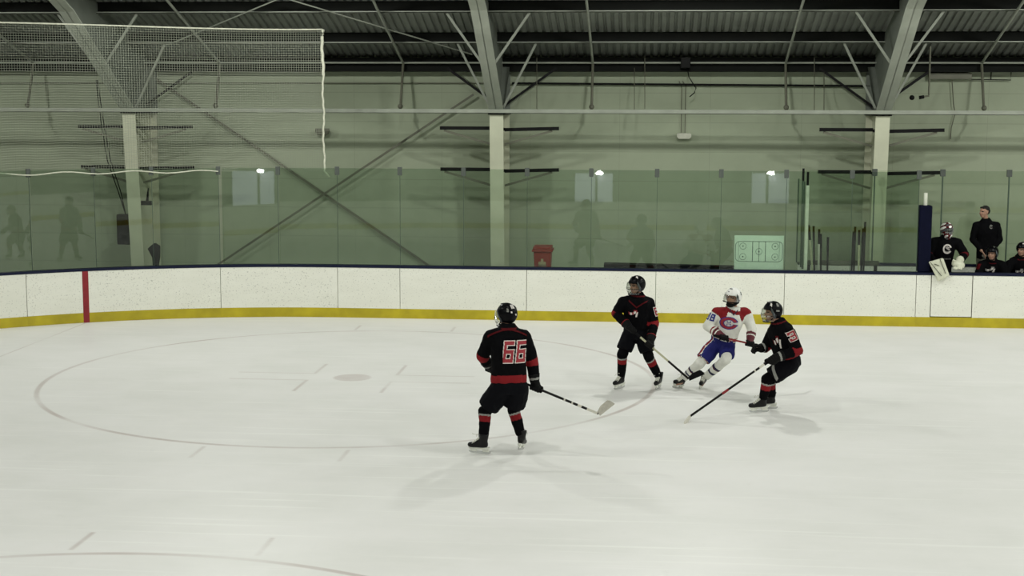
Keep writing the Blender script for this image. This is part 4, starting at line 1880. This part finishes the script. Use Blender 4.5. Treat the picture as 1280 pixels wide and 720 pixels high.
def black_rule_b(tg, t, c, n):
    if tg == 'torso' and t < .13:
        return 2 if n.x < -.45 else 0
    if tg == 'foR':
        return 2 if t < .12 else 0
    return black_rule(tg, t, c, n)


BLKJ = dict(mats=[M['blk'], M['redfab'], M['dkred']], rule=black_rule)
S1 = [(.9, 3.2, 5.2, .22, M['whtnum']), (-2.0, 5.5, 7.5, .16, M['whtnum']), (2.6, 8, 9.5, .12, M['grey'])]

# ------------------------------------------------------------------ player with number 66, seen from behind
p = P_(-10.87)
butt, heel66 = p(610, 460, .30), p(748, 517, -.05)
ax = (heel66 - butt).normalized()


def on_line(a, d, q):
    return a + d * q


hL = butt + ax * .04
hR = butt + ax * ((p(669, 484, .13) - butt).dot(ax))
J = dict(pel=p(636, 481, 0), neck=p(635, 410, .06), head=p(633, 394, .10), shL=p(614, 420, .03), shR=p(655, 421, .10), elL=p(603, 445, .10), elR=p(665, 450, .14),
         hipL=p(626, 486, -.02), hipR=p(647, 486, .03), knL=p(607, 514, .05), knR=p(642, 512, .14), anL=p(604, 551, -.03), anR=p(652, 546, .13))
J['wrL'] = wrist(hL, J['elL'])
J['wrR'] = wrist(hR, J['elR'])
numc = p(644, 440, -.1)
cfg = dict(label='black jersey hockey player with red 66 on the back, seen from behind, holding a stick', base=onice(628, 569), f=(-.30, .95, 0), hf=(-.80, .6, -.1), J=J,
           toeL=(-.95, .25, 0), toeR=(.15, .98, -.35), upR=(.10, .18, 1), gripL=(hL, ax), gripR=(hR, ax), jersey=BLKJ, pants=BLKPANT, sock=BLKSOCK, glove=BLKGLOVE,
           helmet=dict(shell=M['blkshell'], marks=[(3.3, 3.5, 6, .25, M['whtnum']), (2.2, 5, 7, .12, M['grey']), (3.0, 9, 10, .1, M['whtnum']), (4.0, 6, 8, .1, M['grey']), (3.6, 7.5, 8.5, .08, M['whtnum'])]), wide=1.06, hem=.03, pantlen=.80, pantr=1.08, arm=1.06,  # helmet marks are logos plus glints painted on as white patches
           decals=[('back_number', (numc, V((.25, -.97, .05)), V((0, 0, 1)), .29, .27, digits('66', m=.032, gap=.13, slant=-.10), [M['rednum'], M['whtnum']])),
                   ('shoulder_piping', (p(635, 413, -.1), V((.2, -.9, .45)), V((0, 0, 1)), .46, .10, lambda u, v: 0 if abs((.72 - 2.2 * (u - .5) ** 2) - v) < .11 else None, [M['dkred']]))])
player(cfg)
stick('black and white hockey stick held by number 66, pale blade lifted off the ice', butt - ax * .03, heel66, p(767, 503, -.02), M['stickblk'],
      [(.92 * (heel66 - butt).length - .30, .92 * (heel66 - butt).length - .28, M['stickwht']), (.92 * (heel66 - butt).length - .20, .92 * (heel66 - butt).length - .18, M['stickwht']),
       (.92 * (heel66 - butt).length - .12, .92 * (heel66 - butt).length - .07, M['stickwht']), (.92 * (heel66 - butt).length, (heel66 - butt).length + .02, M['stickwht'])], M['tape'], height=.09)

# ------------------------------------------------------------------ black player facing the camera, left of the white one
p = P_(-6.58)
butt, heel = p(786, 409, -.29), p(861, 473.5, -.50)
ax = (heel - butt).normalized()
hR = butt + ax * .06
hL = butt + ax * ((p(812, 431, -.36) - butt).dot(ax))
J = dict(pel=p(795, 414, 0), neck=p(797, 369.5, -.04), head=p(795.5, 357, -.07), shR=p(779, 377, -.03), shL=p(811, 378, .02), elR=p(770, 392, -.06), elL=p(818, 404, -.06),
         hipR=p(788, 418, 0), hipL=p(803, 419, 0), knR=p(778, 443, -.10), knL=p(811, 446, -.10), anR=p(776.5, 472, .0), anL=p(824, 472, .05))
J['wrL'] = wrist(hL, J['elL'])
J['wrR'] = wrist(hR, J['elR'])
cfg = dict(label='black jersey hockey player facing camera, left of the white jersey player', base=onice(800, 486), f=(-.30, -.95, 0), hf=(-.80, -.6, -.12), J=J,
           toeL=(-.30, -.95, 0), toeR=(-.55, -.83, 0), gripL=(hL, ax), gripR=(hR, ax), thumbR=-1, jersey=dict(mats=BLKJ['mats'], rule=black_rule_b), pants=BLKPANT, sock=BLKSOCK, glove=dict(mats=[M['blkglove'], M['redfab'], M['palm']], rule=lambda tg, t, c, n: 1 if (tg == 'cuff' and t > .85) else 0),
           helmet=dict(shell=M['blkshell'], marks=[(-1.0, 4.5, 7.5, .18, M['whtnum']), (.2, 8, 10, .12, M['grey'])]), wide=.98, hem=.05, pantlen=.78, pantr=.92,
           decals=[('chest_crest', (p(793, 391, -.15), V((-.30, -.95, 0)), V((0, 0, 1)), .16, .12, crest_mix, [M['whtnum'], M['rednum']], ), ),
                   ('collar_stripe', (p(797, 380, -.15), V((-.3, -.95, .1)), V((0, 0, 1)), .26, .13, lambda u, v: 0 if abs((.1 + 1.5 * abs(u - .5)) - v) < .09 else None, [M['dkred']])),
                   ('sleeve_number', (p(819, 389, -.02), V((.75, -.66, 0)), V((0, 0, 1)), .12, .13, digits('8', m=.07), [M['rednum'], M['whtnum']]))])
player(cfg)
L_ = (heel - butt).length
stick('pale and black hockey stick held in both hands by the black player facing camera', butt, heel, p(880, 466, -.46), M['sticktan'], [(L_ * .66, L_, M['stickblk'])], M['blktape'], height=.085)

# ------------------------------------------------------------------ white jersey player
p = P_(-6.50)
butt, heel = p(893, 419.5, -.36), p(984, 448, 1.0)
hLp = p(937, 429.5, -.20)
ax = (hLp - butt).normalized()
heel = butt + ax * 1.30
hR = butt + ax * ((p(904, 421.5, -.3) - butt).dot(ax))
hL = butt + ax * ((hLp - butt).dot(ax))
J = dict(pel=p(904, 424, 0), neck=p(917, 387, -.09), head=p(916.5, 372, -.12), shR=p(897, 390, -.08), shL=p(932, 391, -.02), elR=p(885, 408, -.10), elL=p(940, 411, -.06),
         hipR=p(897, 428, 0), hipL=p(910, 429, .02), knR=p(874, 455, -.14), knL=p(908, 449, -.26), anR=p(853.5, 474, -.02), anL=p(880, 473, .05))
J['wrL'] = wrist(hL, J['elL'])
J['wrR'] = wrist(hR, J['elR'])
waist0 = J['pel']


def white_rule(tg, t, c, n):
    if tg == 'torso':
        if .045 < t < .075 or .125 < t < .15:
            return 1
        if .075 <= t <= .125:
            return 0
        if t > .93:
            return 0
        if t > .84:
            return 1
    if tg == 'shoulder':
        return 1
    if tg in ('upR', 'upL') and t < .12:
        return 1
    if tg in ('foL', 'foR') and .55 < t < .66:
        return 1
    return 0


def sock_w(q):
    if .36 < q < .42 or .58 < q < .65:
        return 1
    if .42 <= q < .445:
        return 2
    return 0


def pant_w(tg, t, c, n):
    if tg in ('thR', 'leR'):
        d = V((-.80, -.6, 0))
        a = n.dot(unit(d))
        s_ = n.dot(unit((.6, -.8, 0)))
        if a > .5 and -.30 < s_ < .0:
            return 1
        if a > .5 and .0 <= s_ < .17:
            return 2
    return 0


cfg = dict(label='white jersey hockey player with red shoulders, blue pants and white helmet', base=onice(866, 486), f=(-.10, -.97, -.1), hf=(-.62, -.78, -.14), hu=(.08, 0, 1), J=J,
           toeR=(-.62, -.78, 0), toeL=(-.25, -.97, -.15), upR=(.42, .0, 1), upL=(.30, .0, 1), gripL=(hL, ax), gripR=(hR, ax), jersey=dict(mats=[M['whtfab'], M['redfab'], M['navyfab']], rule=white_rule),
           pants=dict(mats=[M['bluefab'], M['redfab'], M['whtfab']], rule=pant_w), sock=dict(mats=[M['whtfab'], M['navyfab'], M['dkred']], rule=sock_w),
           glove=dict(mats=[M['maroon'], M['blkglove'], M['whtfab']], rule=lambda tg, t, c, n: 2 if (tg == 'cuff' and .45 < t < .6) else (1 if tg == 'finger' else 0)),
           helmet=dict(shell=M['whtshell'], marks=[(-1.9, 6, 8.5, .10, M['ink']), (.1, 11, 11.6, .14, M['ink'])], full=False), wide=.96, hem=.02, pantlen=.80, pantr=.92,
           decals=[('chest_crest', (p(911, 404, -.2), V((-.05, -.97, -.1)), V((.05, 0, 1)), .27, .19, crest_c, [M['rednum'], M['bluenum'], M['whtnum']])),
                   ('sleeve_number', (p(887.5, 396, -.15), V((-.62, -.78, .1)), V((.25, 0, 1)), .15, .11, digits('38', m=.04, rim=None), [M['bluenum']])),
                   ('collar_lacing', (p(917, 390.5, -.25), V((-.1, -.97, .15)), V((0, 0, 1)), .12, .09, lambda u, v: 0 if abs((.1 + 1.6 * abs(u - .5)) - v) < .1 else None, [M['navyfab']])),
                   ('pants_patch', (p(882, 444, -.3), V((-.2, -.97, 0)), V((.3, 0, 1)), .08, .06, lambda u, v: 0 if (abs(u - .3) < .1 or abs(u - .7) < .12) and v < .8 else None, [M['grey']]))][:3])
whiteman = player(cfg)[0]
hr_, hf_, hu_ = frame_of((-.62, -.78, -.14), (.08, 0, 1))
hq = lambda x, y, z: J['head'] + hr_ * x + hf_ * y + hu_ * z
organic('chin_guard', [ell('cup', hq(0, .062, -.105), hr_ * .062, hf_ * .056, hu_ * .034), cap('side', hq(-.055, .04, -.095), .022, hq(-.088, -.01, -.06), .014), cap('side', hq(.055, .04, -.095), .022, hq(.088, -.01, -.06), .014)], .008, M['blkglove'], whiteman, smooth=2)
stick('red hockey stick held across the waist by the white jersey player', butt, heel, heel + V((.10, .26, -.02)), M['stickred'], [], M['blktape'])

# ------------------------------------------------------------------ black player bending forward on the right
p = P_(-8.10)
hL = p(964.5, 449, -.34)
heel = p(863, 520, -.60)
ax = (heel - hL).normalized()
butt = hL - ax * .10
J = dict(pel=p(985, 450, .0), neck=p(973, 403, -.03), head=p(965.5, 390, -.06), shL=p(987, 416, -.18), shR=p(966, 414, .12), elL=p(997, 438, -.24), elR=p(957, 434, .08),
         hipL=p(988, 455, -.08), hipR=p(983, 455, .09), knL=p(960, 473, -.14), knR=p(963, 473, .12), anL=p(953, 501, -.10), anR=p(964, 497, .20))
hR = p(944, 436, -.02)
axR = unit((.25, -.5, .85))
J['wrL'] = wrist(hL, J['elL'])
J['wrR'] = wrist(hR, J['elR'])
cfg = dict(label='black jersey hockey player leaning forward in profile, right of the white jersey player', base=onice(952, 514), f=(-.85, -.52, 0), hf=(-.96, -.28, -.1), J=J,
           toeL=(-.95, -.3, 0), toeR=(-.95, -.2, 0), gripL=(hL, ax), gripR=(hR, axR), jersey=BLKJ, pants=dict(mats=[M['blkpant'], M['grey']], rule=lambda tg, t, c, n: 0),
           sock=dict(mats=[M['blk'], M['redfab'], M['grey']], rule=lambda q: 2 if .20 < q < .27 else (1 if .27 <= q < .50 else 0)), glove=BLKGLOVE,
           helmet=dict(shell=M['blkshell'], marks=[(-1.0, 7, 10.5, .13, M['whtnum']), (-1.9, 4, 6.5, .16, M['grey']), (-1.8, 9, 10, .2, M['grey'])]), wide=.98, hem=.05, pantlen=.86, pdecals=[('thigh_stripe', (p(966, 466, -.3), V((-.35, -.93, .1)), V((.5, 0, 1)), .20, .18, lambda u, v: 0 if abs((u - .5) + (v - .5)) < .14 and .1 < u < .9 else None, [M['grey']]))],
           decals=[('sleeve_number', (p(990, 420, -.25), V((.35, -.93, .15)), V((-.45, 0, 1)), .115, .14, digits('3', m=.06), [M['rednum'], M['whtnum']])),
                   ('chest_crest', (p(966, 427, -.2), V((-.8, -.6, 0)), V((-.2, 0, 1)), .15, .2, crest_mix, [M['whtnum'], M['dkred']])),
                   ])
player(cfg)
L_ = (heel - butt).length
stick('black hockey stick with white blade reaching low over the ice, held by leaning player', butt, heel, p(856, 532, -.80), M['stickblk'],
      [(.13, .30, M['stickwht']), (.36, .38, M['stickwht']), (.80, .90, M['stickred'])], M['stickwht'], height=.07)

# ------------------------------------------------------------------ people at the bench
# goalie leaning on the boards
p = P_(.50)
J = dict(pel=V((9.98, .62, .98)), neck=p(1182, 297, .02), head=p(1183.5, 287.5, -.02), shR=p(1168, 302, .03), shL=p(1197, 303, .03), elR=p(1160, 318, -.02), elL=p(1206, 318, -.02),
         hipR=V((9.88, .62, .95)), hipL=V((10.08, .62, .95)), knR=V((9.86, .56, .62)), knL=V((10.10, .56, .62)), anR=V((9.86, .66, .33)), anL=V((10.10, .66, .33)))
hR, hL = p(1170, 329, -.42), p(1197, 331, -.36)
J['wrR'] = wrist(hR, J['elR'], .05)
J['wrL'] = wrist(hL, J['elL'], .05)
gt, gb, gj, _ = player(dict(label='goalie in painted mask and black jersey leaning on the boards, cream pads on hands', base=(9.98, .6, .25), f=(.0, -1, 0), hf=(.35, -.93, .05), J=J,
           toeL=(0, -1, 0), toeR=(0, -1, 0), jersey=dict(mats=[M['blk'], M['dkred'], M['grey']], rule=lambda tg, t, c, n: 1 if tg in ('foL', 'foR') and t < .25 else 0), pants=BLKPANT, sock=BLKSOCK,
           wide=1.02, arm=1.08, hem=.0,
           decals=[('chest_crest', (p(1185.5, 312, -.2), V((0, -1, 0)), V((0, 0, 1)), .17, .19, crest_swirl, [M['whtnum'], M['grey']])),
                   ('chest_lettering', (p(1184, 324.5, -.2), V((0, -1, 0)), V((0, 0, 1)), .20, .035, crest_letters, [M['grey']]))]))
# mask with cage
hc = J['head']
r, f, u = frame_of((.35, -.93, .05), (0, 0, 1))
Q = lambda x, y, z: hc + r * x + f * y + u * z


def mask_rule(tg, t, c, n):
    d = c - hc
    x, y, z = d.dot(r), d.dot(f), d.dot(u)
    if y > .06 and abs(x) < .07 and -.05 < z < .045:
        return 2
    s = math.sin(x * 60 + z * 25) + math.sin(z * 70 - y * 30)
    return 1 if s > .6 else (3 if s < -.7 else 0)


mk = organic('goalie_mask', [ell('shell', Q(0, -.005, .02), r * .118, f * .138, u * .130), ell('chin', Q(0, .05, -.085), r * .078, f * .085, u * .06), ell('neckguard', Q(0, .03, -.14), r * .06, f * .06, u * .05)], .009,
             [M['dkred'], M['whtshell'], M['blkshell'], M['greyshell']], gt, rule=mask_rule, smooth=2)
b = MB()
for k in range(5):
    x = -.06 + .03 * k
    b.path([Q(x, .142 - abs(x) * .5, .05), Q(x, .158 - abs(x) * .5, .0), Q(x * .9, .145 - abs(x) * .5, -.06)], .004, 5)
for z in (.03, 0, -.03):
    b.path([Q(-.075, .115, z), Q(0, .158, z), Q(.075, .115, z)], .004, 5)
b.build('cage', M['steel'], mk)
# blocker and catching glove
pb = [at(*q, .0) for q in ((1160, 327), (1178, 322), (1186, 344), (1172, 351))]
b = MB()
n_ = V((0, -1, .0))
b.rings([[q + V((0, -.02, 0)) for q in pb], [q + V((0, -.10, 0)) for q in pb]])
bl_ = b.build('blocker_pad', M['goaliepad'], gt, bevel=.02)
b = MB()
for a_, c_ in (((1163, 328), (1177, 345)), ((1175, 324), (1182, 342)), ((1168, 330), (1174, 332))):
    b.bar(at(*a_, -.105), at(*c_, -.105), .006, .028, hint=V((0, 1, 0)))
b.build('pad_stripe', M['blkglove'], bl_)
cc = at(1198, 331, .02)
cg = organic('catching_glove', [cap('pocket', cc + V((-.05, .03, .02)), .07, cc + V((.05, .03, -.01)), .075), cap('cuff', cc + V((.03, .08, .03)), .07, cc + V((.06, .16, .08)), .075)]
             + [cap('finger', cc + V((-.07 + .04 * k, 0, -.02)), .024, cc + V((-.09 + .045 * k, -.05, -.06 - .012 * (k % 2))), .02) for k in range(4)]
             + [cap('thumb', cc + V((-.09, .02, .05)), .026, cc + V((-.10, -.05, .09)), .022)], .011, [M['goaliepad'], M['blkglove']], gt,
             rule=lambda tg, t, c, n: 1 if tg == 'finger' and .2 < t < .45 else 0, smooth=3)

# standing coach
p = P_(1.30)
J = dict(pel=p(1233, 318, .05), neck=p(1232.5, 276, 0), head=p(1230.5, 264.5, -.03), shR=p(1220, 281, 0), shL=p(1246, 281, 0), elR=p(1215.5, 299, -.02), elL=p(1250, 299, -.02))
bx_ = J['pel']
for sd, sg in (('R', -1), ('L', 1)):
    J['hip' + sd] = bx_ + V((sg * .09, .02, -.05))
    J['kn' + sd] = V((bx_.x + sg * .10, 1.33, .74))
    J['an' + sd] = V((bx_.x + sg * .11, 1.38, .35))
hR, hL = p(1228, 315, -.16), p(1238, 315, -.16)
J['wrR'], J['wrL'] = wrist(hR, J['elR'], .03), wrist(hL, J['elL'], .03)
ct, cb, cj, _ = player(dict(label='coach in black jacket standing bareheaded behind the bench, looking left', base=(bx_.x, 1.35, .25), f=(0, -1, 0), hf=(-.85, -.5, 0), J=J, skates=False, longpants=True,
           toeR=(-.2, -1, 0), toeL=(.2, -1, 0), jersey=dict(mats=[M['blk']], rule=None), pants=dict(mats=[M['trousers']], rule=None), wide=.93, arm=.82, hem=-.06,
           decals=[('jacket_badge', (p(1240, 284, -.2), V((0, -1, 0)), V((0, 0, 1)), .06, .08, crest_swirl, [M['grey'], M['dkred']]))]))
hc = J['head']
r, f, u = frame_of((-.85, -.5, 0), (0, 0, 1))
Q = lambda x, y, z: hc + r * x + f * y + u * z
organic('hair', [ell('crown', Q(0, -.020, .044), r * .079, f * .094, u * .076), ell('back', Q(0, -.055, .01), r * .076, f * .062, u * .075), cap('fringe', Q(-.035, .058, .080), .018, Q(.035, .058, .080), .018)], .008, M['hair'], ct, smooth=2, wrinkle=.004, wscale=60)

# seated bench player in front of the coach
p = P_(.62)
J = dict(pel=V((p(1240, 340).x, .92, .78)), neck=p(1240, 326, .02), head=p(1240.5, 317, -.05), shR=p(1227, 331, .02), shL=p(1253, 331, .02), elR=p(1222, 346, -.1), elL=p(1258, 346, -.1))
x0 = J['pel'].x
for sd, sg in (('R', -1), ('L', 1)):
    J['hip' + sd] = V((x0 + sg * .11, .86, .80))
    J['kn' + sd] = V((x0 + sg * .16, .42, .78))
    J['an' + sd] = V((x0 + sg * .15, .45, .36))
hR, hL = V((x0 - .13, .40, .92)), V((x0 + .13, .40, .92))
J['wrR'], J['wrL'] = wrist(hR, J['elR'], .05), wrist(hL, J['elL'], .05)
axb = unit((1, 0, .1))
player(dict(label='bench player in black helmet sitting in front of the standing coach', base=(x0, .9, .25), f=(0, -1, 0), hf=(-.62, -.78, -.25), J=J, toeR=(0, -1, 0), toeL=(0, -1, 0),
            gripL=(hL, axb), gripR=(hR, axb), jersey=BLKJ, pants=BLKPANT, sock=BLKSOCK, glove=BLKGLOVE, wide=1.0,
            helmet=dict(shell=M['blkshell'], marks=[(-.9, 5, 7, .12, M['grey'])], visor=False),
            decals=[('chest_crest', (p(1241, 337, -.2), V((0, -1, .1)), V((0, 0, 1)), .20, .14, crest_mix, [M['whtnum'], M['grey']])),
                    ('sleeve_patch', (p(1223.5, 333, -.05), V((-.7, -.7, 0)), V((0, 0, 1)), .07, .1, lambda u, v: 0, [M['dkred']]))]))

# bench player at the right photo edge
p = P_(.70)
J = dict(pel=V((p(1272, 340).x, .95, .78)), neck=p(1276, 322, .02), head=p(1278, 312, -.04), shR=p(1262, 330, .0), shL=p(1291, 330, .0), elR=p(1256, 345, -.1), elL=p(1296, 346, -.1))
x0 = J['neck'].x
J['pel'].x = x0
for sd, sg in (('R', -1), ('L', 1)):
    J['hip' + sd] = V((x0 + sg * .11, .88, .80))
    J['kn' + sd] = V((x0 + sg * .16, .44, .78))
    J['an' + sd] = V((x0 + sg * .15, .47, .36))
hR, hL = V((x0 - .13, .42, .92)), V((x0 + .13, .42, .92))
J['wrR'], J['wrL'] = wrist(hR, J['elR'], .05), wrist(hL, J['elL'], .05)
player(dict(label='bench player in black helmet cut off by the right photo edge', base=(x0, .92, .25), f=(-.1, -1, 0), hf=(-.75, -.65, -.1), J=J, toeR=(0, -1, 0), toeL=(0, -1, 0),
            gripL=(hL, axb), gripR=(hR, axb), jersey=BLKJ, pants=BLKPANT, sock=BLKSOCK, glove=BLKGLOVE, wide=1.0,
            helmet=dict(shell=M['blkshell'], marks=[(.6, 4, 7, .16, M['whtnum']), (-.8, 6, 9, .14, M['whtnum'])], visor=False),
            decals=[('chest_crest', (p(1278, 339, -.2), V((0, -1, .1)), V((0, 0, 1)), .16, .12, crest_mix, [M['whtnum'], M['grey']]))]))
